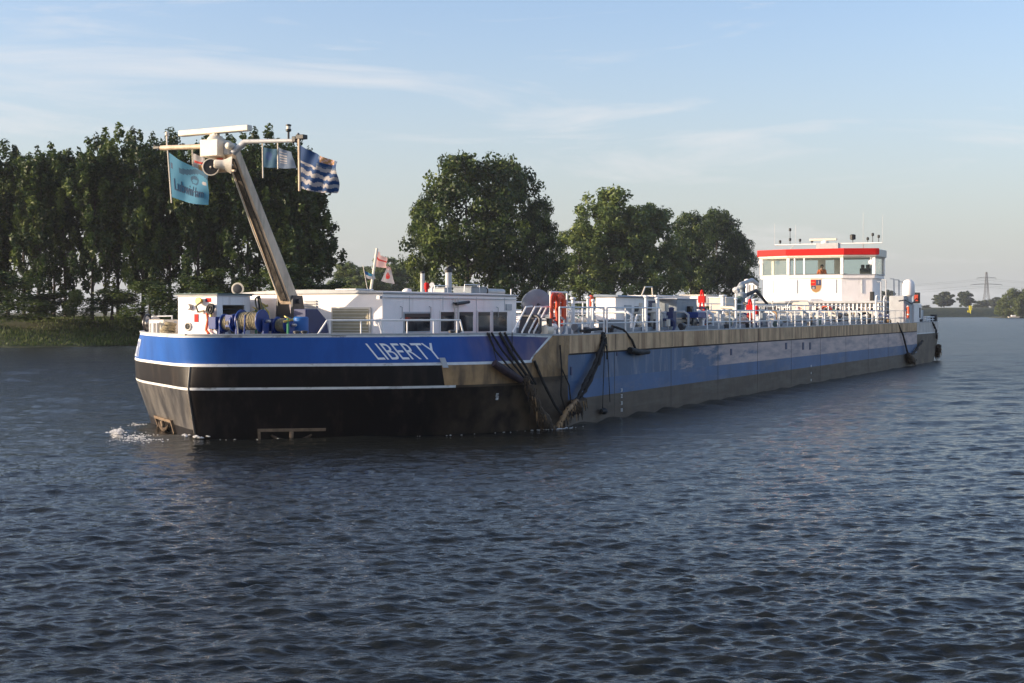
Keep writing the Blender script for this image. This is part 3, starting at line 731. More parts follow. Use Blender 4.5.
# cross bar: port half kinked, as in the photo
s0 = 2.0
zc = Z_of(145.5, s0, 0)
def bar(m):
    L0 = at_s(161, 148, s0); m.tube([L0, at_s(205, 146.5, s0)], .085, 'mast_tan', 10)
    a, b, c = at_s(233, 153, s0 - .1), at_s(245, 142, s0), at_s(299, 140.5, s0)
    m.tube([a, b, at_s(250, 141.5, s0), c], [.1, .1, .075, .06], 'light_grey', 10)
sub(mo, 'crossbar', bar, smooth=50)
def head(m):
    a = at_s(215.5, 146.5, s0); m.box(s0 - .36, s0 + .36, a[1] - .36, a[1] + .38, a[2] - .36, a[2] + .2, 'cream'); m.lathe((s0, a[1], a[2] + .2), (0, 0, 1), [(.3, 0), (.22, .12), (.11, .16), (.11, .3)], 'cream', 16)
    m.box(s0 - .1, s0 + .3, a[1] + .38, a[1] + .62, a[2] - .3, a[2] + .1, 'light_grey')
    b = at_s(230, 146, s0 - .2); m.lathe((b[0] + .1, b[1], b[2]), (-1, 0, 0), [(.05, -.1), (.12, 0), (.12, .2), (.08, .26)], 'cream', 14)
sub(mo, 'radar_housing', head, bevel=.04, smooth=40)
def scan(m):
    a, b = at_s(180.5, 134, s0), at_s(250, 128, s0)
    a, b = Vector(a), Vector(b); d = (b - a).normalized(); n = Vector((1, 0, 0)); up = d.cross(n) * -1
    if up.z < 0: up = -up
    q = []
    for p in (a, b):
        q += [p + n * .13 - up * .09, p - n * .13 - up * .09, p - n * .13 + up * .10, p + n * .13 + up * .10]
    m.hexa(q, 'cream')
    m.box(a[0] - .08, a[0] + .08, (a[1] + b[1]) / 2 - .16, (a[1] + b[1]) / 2 + .16, (a[2] + b[2]) / 2 - .22, (a[2] + b[2]) / 2 - .09, 'cream')
sub(mo, 'radar_scanner', scan, bevel=.03)
def spk(m, px, py, fl):
    c = at_s(px, py, s0 - .2); ax = (-.92, fl, -.05) if fl < 5 else Vector((.62, .78, -.05))
    m.lathe(c, ax, [(.10, -.55), (.14, -.5), (.14, -.3), (.17, -.2), (.27, -.02), (.285, .02), (.255, .025), (.15, -.12), (.06, -.18), (.05, -.04), (.02, -.02)], 'cream', 24)
    m.lathe(c, ax, [(.262, .012), (.10, -.001)], 'black', 20); m.sphere(tuple(Vector(c) + Vector(ax).normalized() * .03), .04, 'cream', 8)
sub(mo, 'loudspeaker', lambda m: spk(m, 211, 167, .45), smooth=50)
sub(mo, 'loudspeaker', lambda m: spk(m, 231, 165, 9), smooth=50)
def brk(m):
    a = at_s(222, 164, s0 + .1); m.box(a[0] - .1, a[0] + .1, a[1] - .22, a[1] + .2, a[2] - .2, a[2] + .32, 'mast_tan'); m.box(a[0] - .16, a[0] - .101, a[1] - .1, a[1] + .12, a[2] - .08, a[2] + .18, 'dark_orange')
    m.box(a[0], a[0] + .1, a[1] - .5, a[1] + .5, a[2] - .27, a[2] - .201, 'mast_tan')
sub(mo, 'speaker_bracket', brk, bevel=.01)
def nav(m, px, py, hgt):
    c = at_s(px, py, s0); m.tube([c, (c[0], c[1], c[2] + hgt)], .035, 'dark_metal'); z = c[2] + hgt
    m.lathe((c[0], c[1], z - .16), (0, 0, 1), [(.03, 0), (.09, .04), (.09, .10)], 'black', 12); m.lathe((c[0], c[1], z - .06), (0, 0, 1), [(.07, 0), (.07, .1)], 'cream', 12); m.lathe((c[0], c[1], z + .04), (0, 0, 1), [(.09, 0), (.09, .04), (.03, .06)], 'black', 12)
sub(mo, 'masthead_light', lambda m: nav(m, 288.5, 140.5, .42), smooth=40)
def endl(m):
    c = at_s(298, 139, s0); m.box(c[0] - .12, c[0] + .12, c[1] - .16, c[1] - .02, c[2] - .1, c[2] + .08, 'black'); m.box(c[0] - .14, c[0] + .1, c[1] + .0, c[1] + .3, c[2] - .02, c[2] + .12, 'black')
    m.tube([(c[0], c[1] - .2, c[2] - .12), (c[0] - .1, c[1] + .1, c[2] + .16)], .04, 'dark_metal')
sub(mo, 'side_light', endl, bevel=.02)
def endl2(m):
    c = at_s(161, 148, s0); m.box(c[0] - .08, c[0] + .08, c[1] - .28, c[1] - .02, c[2] - .03, c[2] + .06, 'black'); m.tube([(c[0], c[1] - .3, c[2] + .12), (c[0], c[1] - .05, c[2] - .05)], .03, 'black')
sub(mo, 'side_light', endl2, bevel=.01)
def antl(m):
    c = at_s(167, 148, s0); m.lathe((c[0], c[1], c[2] + .4), (0, 0, 1), [(.03, 0), (.06, .03), (.06, .12), (.02, .15)], 'cream', 10); m.tube([c, (c[0], c[1], c[2] + .42)], .025, 'cream')
sub(mo, 'small_antenna', antl)

# ------------------------------------------------------------------ flags
def flag(name, label, top, bot, corners, colfn, wav=(.05, 3.0, .4), n=(48, 30), pole_m='cream', text=None, group=None, pole_r=.022, grain=None):
    """corners: fly-top, fly-bottom, hoist-top, hoist-bottom in ship coordinates"""
    base = Wd(bot); th = thing(name, label, 'flag', base, group)
    m = MB(); m.tube([bot, top], pole_r, pole_m, 8); build(m, 'flagpole', th)
    ht, hb, ft, fb = [Vector(c) for c in corners]
    nrm = (ft - ht).cross(hb - ht).normalized()
    if nrm.x > 0: nrm = -nrm           # towards the bow = towards the camera side
    def pt(u, v, d=0.0):
        a = ht.lerp(hb, v); b = ft.lerp(fb, v); p = a.lerp(b, u)
        o = wav[0] * (min(1, u * 3)) * math.sin(2 * math.pi * wav[1] * (u + wav[2] * v)) + .4 * wav[0] * u * math.sin(9 * u - 7 * v)
        droop = -.10 * math.sin(math.pi * u) * (ft - ht).length * .35
        return p + nrm * (o + d) + Vector((0, 0, droop))
    c = MB(); N, M = n
    vs = [pt(i / N, j / M) for j in range(M + 1) for i in range(N + 1)]
    by = {}
    for j in range(M):
        for i in range(N):
            k = colfn((i + .5) / N, (j + .5) / M)
            if k is None: continue
            by.setdefault(k, []).append((j * (N + 1) + i, j * (N + 1) + i + 1, (j + 1) * (N + 1) + i + 1, (j + 1) * (N + 1) + i))
    o = 0
    first = True
    for k, fs in by.items():
        if first: c.add(vs, fs, k); first = False
        else:
            kk = c.mi(k)
            for f in fs: c.f.append(f); c.m.append(kk)
    co = build(c, 'cloth', th, recalc=False, smooth=60)
    if text:
        t = MB(); txt, u0, u1, v0, v1, mm = text
        thick_text(t, txt, lambda x, y, dd: pt(u0 + (u1 - u0) * x, v1 + (v0 - v1) * y, dd + .006), mm)
        build(t, 'lettering', co, recalc=False)
    return th
sf = s0
c = lambda x, y, s=sf: at_s(x, y, s)
def teal(u, v):
    if .03 < u < .09 and .2 < v < .32: return 'flag_ink'
    if u > .25 and abs(v - .16 - .1 * math.sin(6 * u)) < .07: return 'flag_teal_dark'
    if ((u - .62) / .12) ** 2 + ((v - .36) / .12) ** 2 < 1 and ((u - .62) / .07) ** 2 + ((v - .38) / .06) ** 2 > 1: return 'flag_teal_dark'
    if (u - .9) ** 2 + (v - .35) ** 2 < .004: return 'flag_white'
    return 'flag_teal'
flag('flag', 'teal flag with dark lettering under the left end of the mast crossbar', c(166.5, 135), c(171.5, 203), (c(169, 152.5), c(172, 197), c(210, 174), c(208, 205)), teal, (.075, 1.2, .35), text=('LubwinHam', .10, .90, .53, .80, 'flag_ink'))
def zee(u, v):
    if v < .34 and u < .48: return 'flag_blue'
    q = v + .022 * math.sin(2 * math.pi * 4.5 * u)
    if .55 < u < .85 and .03 < v + .1 * u < .24: return 'flag_gold' if (int(u * 26) + int(v * 22)) % 3 else 'flag_pink'
    return ('flag_blue', 'flag_white')[int(q * 9 + .3) % 2] if v > .3 else ('flag_blue' if int(q * 8) % 2 else 'flag_pale')
flag('flag', 'flag with wavy blue and white stripes at the right end of the mast crossbar', c(299, 139, 1.9), c(299.5, 191, 1.9), (c(300, 145, 1.9), c(300, 188, 1.9), c(339, 162, 1.9), c(337, 193, 1.9)), zee, (.11, 2.1, .35), pole_m='mast_tan', pole_r=.04, n=(60, 40))
def two(u, v): return 'flag_blue' if (u - .4) ** 2 + (v - .4) ** 2 < .05 else 'flag_teal_dark'
flag('flag', 'small dark blue flag hanging in line below the crossbar, left of the pale one', c(262.5, 143), c(263, 178), (c(263, 147), c(263, 167), c(277.5, 149), c(277.5, 167.5)), two, (.03, 1.2, .4))
def pal(u, v): return 'flag_white' if .12 < u < .55 and int(v * 14) % 2 == 0 and .15 < v < .75 else 'flag_pale'
flag('flag', 'pale blue and white flag hanging between the dark blue flag and the striped flag', c(277.8, 142), c(278, 169), (c(278, 147), c(278, 168), c(292, 152), c(296, 168)), pal, (.03, 1.2, .4))
def wht(u, v): return 'flag_gold' if .55 < v < .95 and .4 < u < .75 else ('flag_red' if .35 < v < .5 and .15 < u < .8 else 'flag_white')
flag('flag', 'small white flag with red and yellow marks left of the loudspeaker', c(192.3, 148), c(193, 176, 2.3), (c(192.5, 152, 2.3), c(193, 172, 2.3), c(205, 158, 2.3), c(206, 171, 2.3)), wht, (.03, 1.1, .3))
pole_t = .2; pz = lambda x, y: at_t(x, y, pole_t)
def rp(u, v): return 'flag_pink' if (v < .38 or v > .5) else 'flag_red'
flag('flag', 'pink and white flag at the top of the deckhouse roof pole', pz(377, 248.5), (S_of(370.5, pole_t), pole_t, RZ), (pz(376.5, 250), pz(374, 266), pz(386, 258), pz(388, 268)), rp, (.05, 1.3, .4), pole_r=.05)
def rw(u, v): return 'flag_red' if (u - .5) ** 2 + (v - .55) ** 2 < .05 else 'flag_pink' if v < .2 else 'flag_white'
flag('flag', 'white flag with red emblem hanging below the pink flag on the roof', pz(387.5, 265.5), pz(388, 276), (pz(387.5, 266), pz(381, 281), pz(390, 267), pz(394, 284)), rw, (.03, 1, .4), pole_r=.012)
def bl(u, v): return 'flag_white' if v > .5 else ('flag_teal' if u > .3 else 'flag_blue')
flag('flag', 'small blue and white flag on a slanted pole left of the roof mast', pz(363, 265), (S_of(368, pole_t), pole_t, RZ), (pz(364.5, 271), pz(366.5, 278), pz(374, 274), pz(375, 279)), bl, (.03, 1, .4), pole_r=.015)
# ------------------------------------------------------------------ main deck fittings
def railing(name, s0, s1, t, zb, zt, step, r=.03, mids=(.5,), mt='white_rail', seg=6):
    """one stretch of railing: two or three rails and its posts"""
    m = MB(); n = max(1, round((s1 - s0) / step))
    m.tube([(s0, t, zt), (s1, t, zt)], r, mt, seg)
    for k in mids: z = zb + (zt - zb) * k; m.tube([(s0, t, z), (s1, t, z)], r * .8, mt, seg)
    for i in range(n + 1):
        s = s0 + (s1 - s0) * i / n; m.tube([(s, t, zb), (s, t, zt)], r * 1.1, mt, seg)
    return build(m, name, root)
RT = 7.75
for i, (a, b) in enumerate(((10.6, 14.6), (14.9, 20.5), (26.6, 38.0), (38.3, 46.0), (46.3, 54.0), (54.3, 62), (62.3, 69.8), (70.1, 73.2))):
    railing('railing', a, b, RT, 2.99, 4.05 if a > 20 else 4.15, 1.7 if a > 20 else 1.6, .02 if a > 60 else .032, mt='light_grey' if a > 60 else 'white_rail')
for a in (20, 32, 44, 56): railing('railing', a, a + 11.6, -RT, 2.99, 4.1, 1.5, .03)
for a in (19.2, 36.4, 53.6):
    for t_ in (1.1, 3.9): railing('catwalk_railing', a, a + 16.8, t_, 3.32, 4.42, 2.1, .03)
for i in range(15):
    s_ = 20 + i * 3.5; sub(root, 'cross_pipe', lambda m: m.tube([(s_, 6.7, 3.32), (s_, 6.7, 3.85), (s_, 6.5, 3.98), (s_, -3, 3.98), (s_, -3, 3.4)], .06, ('white_rail', 'cream', 'light_grey')[i % 3], 8), smooth=50)
def sloped(m):
    for px in (513, 522, 529, 534):
        a = at_t(px, 332, 6.6); b = at_t(px + 13, 307, 6.6); m.tube([(a[0], a[1], 3.0), a, b, (b[0] + .5, b[1], b[2] + .02)], .032, 'white_rail')
sub(root, 'sloped_handrail', sloped)
# hose reel: big disc beside the deckhouse
def reel():
    p = at_t(537, 304, 5.0); m = MB(); ax = Vector((-.75, .66, .0))
    m.lathe(p, ax, [(.3, -.45), (.3, -.05), (.56, -.05), (.58, 0), (.58, .03), (.5, .06), (.1, .08)], 'grey_blue', 30)
    m.lathe(tuple(Vector(p) + Vector(ax) * -.5), ax, [(.5, 0), (.5, .05), (.3, .05)], 'grey_blue', 30)
    m.hexa([(p[0] - .5, 4.4, 2.99), (p[0] + .5, 4.4, 2.99), (p[0] + .5, 4.9, 2.99), (p[0] - .5, 4.9, 2.99), (p[0] - .15, 4.45, p[2]), (p[0] + .15, 4.45, p[2]), (p[0] + .15, 4.85, p[2]), (p[0] - .15, 4.85, p[2])], 'dark_metal')
    r = build(m, 'hose_reel', root, smooth=40)
    h = MB()
    for k in range(5):
        c = Vector(p) + Vector(ax) * (-.4 + .08 * k); h.torus(c, ax, .34, .05, 'rubber', 20, 6)
    build(h, 'hose', r, smooth=60)
    b = MB(); b.tube([Vector(p) + Vector(ax) * .08, Vector(p) + Vector((-.05, .2, -.1)), Vector(p) + Vector((-.1, .22, -.35))], .05, 'dark_metal'); build(b, 'crank', r)
reel()
# orange folded hoses on their rack
def loop(m, px0, px1, py0, py1, t, r, mt, n=5):
    for k in range(n):
        px0, px1, py0, py1 = px0 + random.uniform(-.7, .5), px1 + random.uniform(-.5, .7), py0 + random.uniform(-1, 2.5), py1 + random.uniform(-3, 0)
        tt = t - .12 * k; a, b = at_t(px0, py1, tt), at_t(px1, py0, tt); s0_, s1_, z0, z1 = a[0], b[0], a[2], b[2]; R = (s1_ - s0_) / 2
        pts = [(s0_ + R - R * math.cos(q), tt, z1 - R + R * math.sin(q)) for q in np.linspace(0, math.pi, 7)] + [(s0_ + R + R * math.cos(q), tt, z0 + R - R * math.sin(q)) for q in np.linspace(0, math.pi, 7)]
        m.tube(pts, r, mt, 8, closed=True)
hm = MB(); loop(hm, 551.8, 557, 293, 330, 6.9, .06, 'dark_orange'); loop(hm, 557.8, 565, 293, 329, 6.75, .07, 'orange'); loop(hm, 559.5, 563.5, 297, 326, 6.95, .06, 'orange', 3)
tag(build(hm, 'cargo_hose', smooth=60), 'bundle of orange-red hoses hanging on the deck rack beside the grey hose reel', 'hose')
def rack(m):
    for px in (550.5, 567):
        s = S_of(px, 6.5); m.tube([(s, 6.5, 2.99), (s, 6.5, 4.75)], .04, 'white_rail')
    m.tube([(S_of(550.5, 6.5), 6.5, 4.72), (S_of(567, 6.5), 6.5, 4.72)], .035, 'white_rail')
sub(root, 'hose_rack', rack)
def wpost(m, px, y0, t, r, mt='white_rail'):
    s = S_of(px, t); m.tube([(s, t, 2.99), (s, t, Z_of(y0, s, t))], r, mt, 10)
    m.lathe((s, t, Z_of(y0, s, t)), (0, 0, 1), [(r, 0), (r * 1.7, .03), (r * 1.7, .09), (r * .5, .12)], mt, 10)
for px, y0, t, r in ((573, 300, 6, .075), (588, 299, 6.2, .06), (593, 302, 6.5, .05), (646, 298, 6.8, .07), (657, 300, 6.8, .06), (723, 297, 5.5, .12), (736, 300, 6.8, .06), (754, 301, 6.8, .07)):
    sub(root, 'vent_post', lambda m: wpost(m, px, y0, t, r), smooth=40)
# white box house amidships, sloped tarpaulin-grey roof
ss = S_of(616, 5.6); z1 = Z_of(294.5, ss, 5.6)
T0 = T_of(595.5, ss)
bh = MB(); bh.box(ss, ss + 5.2, T0, 5.6, 2.99, z1 - .10, 'white'); bho = build(bh, 'pump_house', root, bevel=.03)
def bhr(m):
    m.hexa([(ss - .1, T0 - .1, z1 - .097), (ss + 6.3, T0 - .1, z1 - .097), (ss + 6.3, 5.75, z1 - .097), (ss - .1, 5.75, z1 - .097), (ss - .05, T0 - .05, z1 + .02), (ss + 6.2, T0 + .3, z1 - .04), (ss + 6.2, 5.5, z1 - .06), (ss - .05, 5.7, z1 - .02)], 'grey_blue')
sub(bho, 'roof', bhr, bevel=.01)
def bhd(m):
    m.box(ss + .9, ss + 1.7, 5.603, 5.63, 3.1, z1 - .45, 'light_grey')
sub(bho, 'door', bhd)
for q_ in (2.1, 3.5): sub(bho, 'vent', lambda m: m.box(ss + q_, ss + q_ + .8, 5.603, 5.62, z1 - .9, z1 - .5, 'black'))
def rpart(m):
    for s in (ss + 1.6, ss + 3.2, ss + 4.8): m.tube([(s, 6.1, 2.99), (s, 6.1, z1 - .35)], .09, 'cream', 10)
sub(root, 'standpipe', rpart, smooth=40)
def bu(m):
    a = at_t(591, 299, 5.9); m.lathe((a[0], a[1], a[2]), (0, 0, 1), [(.08, -.3), (.12, -.1), (.12, .1), (.03, .16)], 'orange', 10); m.tube([(a[0], a[1], 2.99), (a[0], a[1], a[2] - .2)], .05, 'white_rail')
sub(root, 'orange_lamp', bu, smooth=40)
def hoop(m, x0, x1, x2, x3, y0, y1, t, mt='cream'):
    p = [at_t(x0, y1, t), at_t(x1, y0, t), at_t(x2, y0, t), at_t(x3, y1, t)]; m.tube([(p[0][0], t, 2.99)] + p + [(p[3][0], t, 2.99)], .035, mt)
sub(root, 'ladder_hoop', lambda m: hoop(m, 640, 645, 652, 653, 287, 300, 5.5))
sub(root, 'ladder_hoop', lambda m: hoop(m, 633, 637, 643, 646, 315, 330, 7.4, 'white_rail'))
# cargo lines running aft
for k, (t, z, r) in enumerate(((5.9, 3.52, .14), (5.4, 3.56, .10), (4.6, 3.6, .16), (3.2, 3.6, .12), (-3, 3.6, .14), (-5, 3.6, .12))):
    def pl(m):
        m.tube([(21, t, z), (70, t, z)], r, 'pipe_beige' if k % 2 == 0 else 'light_grey', 10)
        for s in np.arange(22, 70, 4): m.tube([(s, t, z), (s + .07, t, z)], r * 1.6, 'light_grey', 10)
    sub(root, 'cargo_pipe', pl, smooth=40)
rnd = random.Random(11)
def gn(m, s, t, h, r, mt):      # gooseneck vent
    m.tube([(s, t, 3.3), (s, t, 3.3 + h), (s + .06, t, 3.3 + h + .1), (s + .2, t, 3.3 + h + .12), (s + .28, t, 3.3 + h)], r, mt, 8)
for i in range(34):
    s = rnd.uniform(19, 71); t = rnd.choice([6.6, 6.2, 5.0, 2.5, 0, -2.5, -5]); h = rnd.uniform(.25, .75)
    sub(root, 'gooseneck_vent', lambda m: gn(m, s, t, h, rnd.uniform(.04, .09), rnd.choice(['white_rail', 'cream', 'light_grey', 'white'])), smooth=50)
for i in range(40):
    s = rnd.uniform(19, 71); t = rnd.uniform(-5.5, 6.6); h = rnd.uniform(3.6, 4.25)
    def vv(m):
        m.tube([(s, t, 3.3), (s, t, h)], .04, 'light_grey'); m.torus((s, t, h), (.4 * rnd.uniform(-1, 1), .4, 1), .16, .022, rnd.choice(['red', 'winch_blue', 'green', 'brass', 'dark_metal']), 16, 5)
        m.lathe((s, t, 3.45), (0, 0, 1), [(.06, 0), (.15, .02), (.15, .08), (.08, .12), (.06, .3)], rnd.choice(['cream', 'grey_blue', 'light_grey']), 12)
    sub(root, 'valve', vv, smooth=50)
for i in range(64):
    s = rnd.uniform(10.5, 16) if i < 14 else rnd.uniform(18.8, 72.5); t = rnd.uniform(5.9, 7.3); zb = 2.99 if (s < 18.5 or t > 6.6) else 3.32; c_ = rnd.choice(['dark_metal', 'navy', 'black', 'grey_blue', 'rub_brown', 'white', 'cream', 'deck_green', 'dark_metal']); k_ = i % 3; h_ = rnd.uniform(.25, .8); w_ = rnd.uniform(.08, .22)
    if k_ == 0: sub(root, 'small_pump', lambda m: (m.lathe((s, t, zb + h_ * .6), (1, 0, 0), [(w_, -w_ * 1.6), (w_ * 1.1, -w_), (w_ * 1.1, w_), (w_ * .5, w_ * 1.4)], c_, 10), m.box(s - w_, s + w_, t - w_ * .6, t + w_ * .6, zb, zb + h_ * .6, c_)), smooth=40)
    elif k_ == 1: sub(root, 'pipe_elbow', lambda m: m.tube([(s - 1.2, t, zb + .15), (s - .2, t, zb + .15), (s, t, zb + .3), (s, t, zb + h_), (s + .1, t - .15, zb + h_ + .1), (s + .1, t - .8, zb + h_ + .1)], w_ * .45, c_, 8), smooth=50)
    else: sub(root, 'junction_box', lambda m: (m.box(s - w_, s + w_, t - w_ * .5, t + w_ * .5, zb + h_ - .2, zb + h_ + w_, c_), m.tube([(s, t, zb), (s, t, zb + h_)], .03, 'light_grey', 6)), bevel=.01)
def dome(m, s, t, R, mt):
    m.lathe((s, t, 3.32), (0, 0, 1), [(R, 0), (R, .3), (R * 1.12, .3), (R * 1.12, .36), (R * .7, .45), (R * .2, .5)], mt, 20)
    for k in range(8):
        a = k * math.pi / 4; m.tube([(s + R * 1.05 * math.cos(a), t + R * 1.05 * math.sin(a), 3.6), (s + R * 1.05 * math.cos(a), t + R * 1.05 * math.sin(a), 3.72)], .03, 'steel', 6)
for s in np.arange(22, 70, 5.6):
    for t in (2.2, -2.2): sub(root, 'tank_hatch', lambda m: dome(m, float(s), t, .55, rnd.choice(['white', 'cream', 'light_grey'])), smooth=40)
def boxy(name, x0, x1, y0, y1, t, dep, mt, lid=None):
    s0_, s1_ = S_of(x0, t), S_of(x1, t); za, zb = Z_of(y1, s0_, t), Z_of(y0, s0_, t)
    m = MB(); m.box(s0_, s1_, t - dep, t, za, zb, mt)
    if lid: m.box(s0_ - .05, s1_ + .05, t - dep - .04, t + .04, zb + .003, zb + .06, lid)
    return build(m, name, root, bevel=.025)
boxy('blue_cabinet', 648, 656, 300, 317, 5.6, .8, 'navy'); boxy('deck_tank', 677, 697, 299.5, 318, 6.0, 1.2, 'grey_blue', 'light_grey'); boxy('blue_drum_box', 698, 706, 312, 318, 6.8, .6, 'winch_blue')
boxy('white_locker', 656, 690, 296.2, 305, 2.0, 1.6, 'white', 'white'); boxy('white_locker', 706, 726, 295.5, 306, 2.0, 1.6, 'white', 'cream')
boxy('manifold_box', 610, 630, 321, 330, 7.3, .5, 'grey_blue', 'light_grey')
boxy('cream_locker', 726, 736, 298, 312, 3.5, 1, 'cream', 'white')
# red fire monitor and red deck gear
def mon(m, px, py, t, mt='red'):
    a = at_t(px, py, t); m.tube([(a[0], t - .18, 3.0), (a[0], t - .05, a[2])], .05, mt, 8); m.tube([(a[0], t + .18, 3.0), (a[0], t + .05, a[2])], .05, mt, 8)
    m.box(a[0] - .12, a[0] + .12, t - .17, t + .17, a[2] - .55, a[2] - .2, mt); m.box(a[0] - .1, a[0] + .1, t - .16, t + .16, 3.35, 3.8, 'dark_orange'); m.sphere((a[0], t, a[2] + .03), .09, mt, 8)
sub(root, 'fire_hose_reel', lambda m: mon(m, 702, 292, 5.2), smooth=40); sub(root, 'fire_hose_reel', lambda m: mon(m, 750, 301, 6.0), smooth=40)
# deck crane folded in front of the wheelhouse
def crane(m):
    a = at_t(742, 292, 3.0); s, t, z = a
    m.lathe((s, t, 3.0), (0, 0, 1), [(.26, 0), (.26, .7), (.18, .8), (.18, z - 3.4), (.28, z - 3.35), (.28, z - 3.1), (.12, z - 3.0)], 'grey_blue', 16)
    m.tube([(s, t, z - .3), (s + 1.2, t + .5, z + .1), (s + 2.2, t + .9, z - .7)], [.13, .12, .08], 'dark_metal', 8)
    m.tube([(s - .2, t + .3, z - .9), (s + .9, t + .4, z - .1)], .06, 'steel', 8); m.box(s - .5, s + .2, t - .7, t - .2, z - .8, z - .4, 'grey_blue')
sub(root, 'deck_crane', crane, smooth=40)
def crane2(m):
    m.tube([at_t(736, 292, 2.2), at_t(741, 284, 2.2), at_t(752, 280, 2.2), at_t(757, 284, 2.2)], .13, 'light_grey', 8)
sub(root, 'crane_jib', crane2, smooth=50)
sub(root, 'deck_hose', lambda m: m.tube([at_t(744, 303, 4.5), at_t(751, 306, 5.0), at_t(758, 314, 5.5), at_t(763, 328, 5.8)], .1, 'dark_metal', 8), smooth=50)
for x, y, t_, rr_, mm_ in ((737, 290, 2.0, .3, 'light_grey'), (742, 287, 2.6, .26, 'grey_blue'), (747, 281, 1.5, .2, 'white'), (739, 299, 3.6, .25, 'deck_green'), (728, 312, 6.0, .22, 'cream')):
    sub(root, 'vent_cap', lambda m: (m.sphere(at_t(x, y, t_), rr_, mm_, 12, (1, 1, .7)), m.tube([at_t(x, y, t_), (S_of(x, t_), t_, 3.0)], rr_ * .5, mm_, 8)), smooth=50)
for i_ in range(16):
    x_ = 640 + i_ * 8 + rnd.uniform(-2, 2); t_ = rnd.uniform(3, 6.8); s_ = S_of(x_, t_); h_ = rnd.uniform(.3, .85); w_ = rnd.uniform(.12, .35); c_ = rnd.choice(['white', 'cream', 'light_grey', 'grey_blue', 'navy', 'dark_metal'])
    sub(root, 'deck_fitting', lambda m: (m.box(s_ - w_, s_ + w_, t_ - w_ * .7, t_ + w_ * .7, 3.325, 3.325 + h_, c_), m.lathe((s_, t_, 3.325 + h_), (0, 0, 1), [(w_ * .5, 0), (w_ * .5, .12), (w_ * .65, .13), (w_ * .3, .2)], c_, 10)), bevel=.02)
def cagel(m):
    for x in (748, 752, 756): 
        a = at_s(x, 284, 72); m.box(71.9, 72.1, a[1] - .1, a[1] + .1, Z_of(293, 72, a[1]), a[2], 'white_rail')
    for y in (284, 293):
        a, b = at_s(747.5, y, 72), at_s(756.8, y, 72); m.box(71.88, 72.12, a[1], b[1], a[2] - .08, a[2] + .08, 'white_rail')
sub(root, 'gangway_frame', cagel)

# ------------------------------------------------------------------ wheelhouse and accommodation aft
WS = 75.0
def zz(py): return Z_of(py, WS, 0)
acc = MB(); acc.box(74.2, 86, -6.2, 5.2, 2.99, zz(303.5), 'grey_blue'); acco = build(acc, 'accommodation', root, bevel=.05)
sub(acco, 'boat_deck', lambda m: m.box(73.9, 86.3, -6.5, 5.5, zz(303.5) + .003, zz(301), 'light_grey'), bevel=.03)
for i in range(13):
    t = -5.6 + i * .83
    sub(acco, 'window', lambda m: (m.box(74.14, 74.197, t, t + .62, 3.45, 4.35, 'white'), m.box(74.10, 74.137, t + .09, t + .53, 3.53, 4.27, 'window_dark')))
for i in range(6):
    s = 75.2 + i * 1.75
    sub(acco, 'window', lambda m: (m.box(s, s + .8, 5.203, 5.24, 3.45, 4.35, 'white'), m.box(s + .09, s + .71, 5.243, 5.26, 3.53, 4.27, 'window_dark')))
outer = [(75.0, -2.1), (76.1, -4.65), (79.4, -4.65), (79.9, -3.4), (79.9, 3.4), (79.4, 4.55), (76.0, 4.55), (75.0, 2.25)]
def scl(poly, k, cs=77.3, ct=-.05): return [(cs + (a - cs) * k, ct + (b - ct) * k) for a, b in poly]
zB, zS, zT, zR0, zR1 = zz(301) + .004, zz(278.5), zz(258.5), zz(258), zz(249.5)
zW = zz(275)
low = MB(); low.prism(scl(outer, .955), zB, zS, 'white'); lo_ = build(low, 'wheelhouse', root)
def sill(m):
    m.prism(outer, zS + .003, zW, 'white'); m.prism(scl(outer, 1.02), zW + .002, zW + .05, 'light_grey')
sub(lo_, 'sill_band', sill, bevel=.02)
m = MB()
n = len(outer); k = .985
def lerp2(a, b, q): return (a[0] + (b[0] - a[0]) * q, a[1] + (b[1] - a[1]) * q)
po = scl(outer, .985)
cols = []
for i in range(n): cols.append((po[i], .11))
cols += [(lerp2(po[0], po[7], .12), .05), (lerp2(po[0], po[7], .3), .06)]
for (s_, t_), w in cols: m.box(s_ - w, s_ + w, t_ - w, t_ + w, zW + .052, zR0 - .003, 'white')
for q in (-.6, .75): m.box(79.7, 79.85, q - .3, q + .3, zW + .052, zR0 - .003, 'white')
build(m, 'window_posts', lo_)
for i in range(n):
    a, b = po[i], po[(i + 1) % n]; a2, b2 = lerp2(a, b, .03), lerp2(a, b, .97)
    m = MB(); d = Vector((b[1] - a[1], -(b[0] - a[0]), 0)).normalized() * .012
    q = [(a2[0] + d.x, a2[1] + d.y), (b2[0] + d.x, b2[1] + d.y), (b2[0] - d.x, b2[1] - d.y), (a2[0] - d.x, a2[1] - d.y)]
    m.prism(q, zW + .055, zR0 - .005, 'glass'); build(m, 'window', lo_)
def roofw(m):
    m.prism(scl(outer, 1.02), zR0, zR0 + .08, 'cream')
    m.prism(scl(outer, 1.04), zR0 + .083, zR1, 'cream')
sub(lo_, 'roof', roofw, bevel=.04)
def fasc(m):   # red band wraps the front and the forward corners
    r = scl(outer, 1.128)
    for i, j in ((0, 7), (0, 1), (7, 6), (1, 2)):
        a, b = r[i], r[j]; d = Vector((b[1] - a[1], -(b[0] - a[0]), 0)).normalized() * .05
        m.prism([(a[0] + d.x, a[1] + d.y), (b[0] + d.x, b[1] + d.y), (b[0] - d.x, b[1] - d.y), (a[0] - d.x, a[1] - d.y)], zR0 + .10, zR1 + .04 , 'red')
rf = scl(outer, 1.06)
mf = MB()
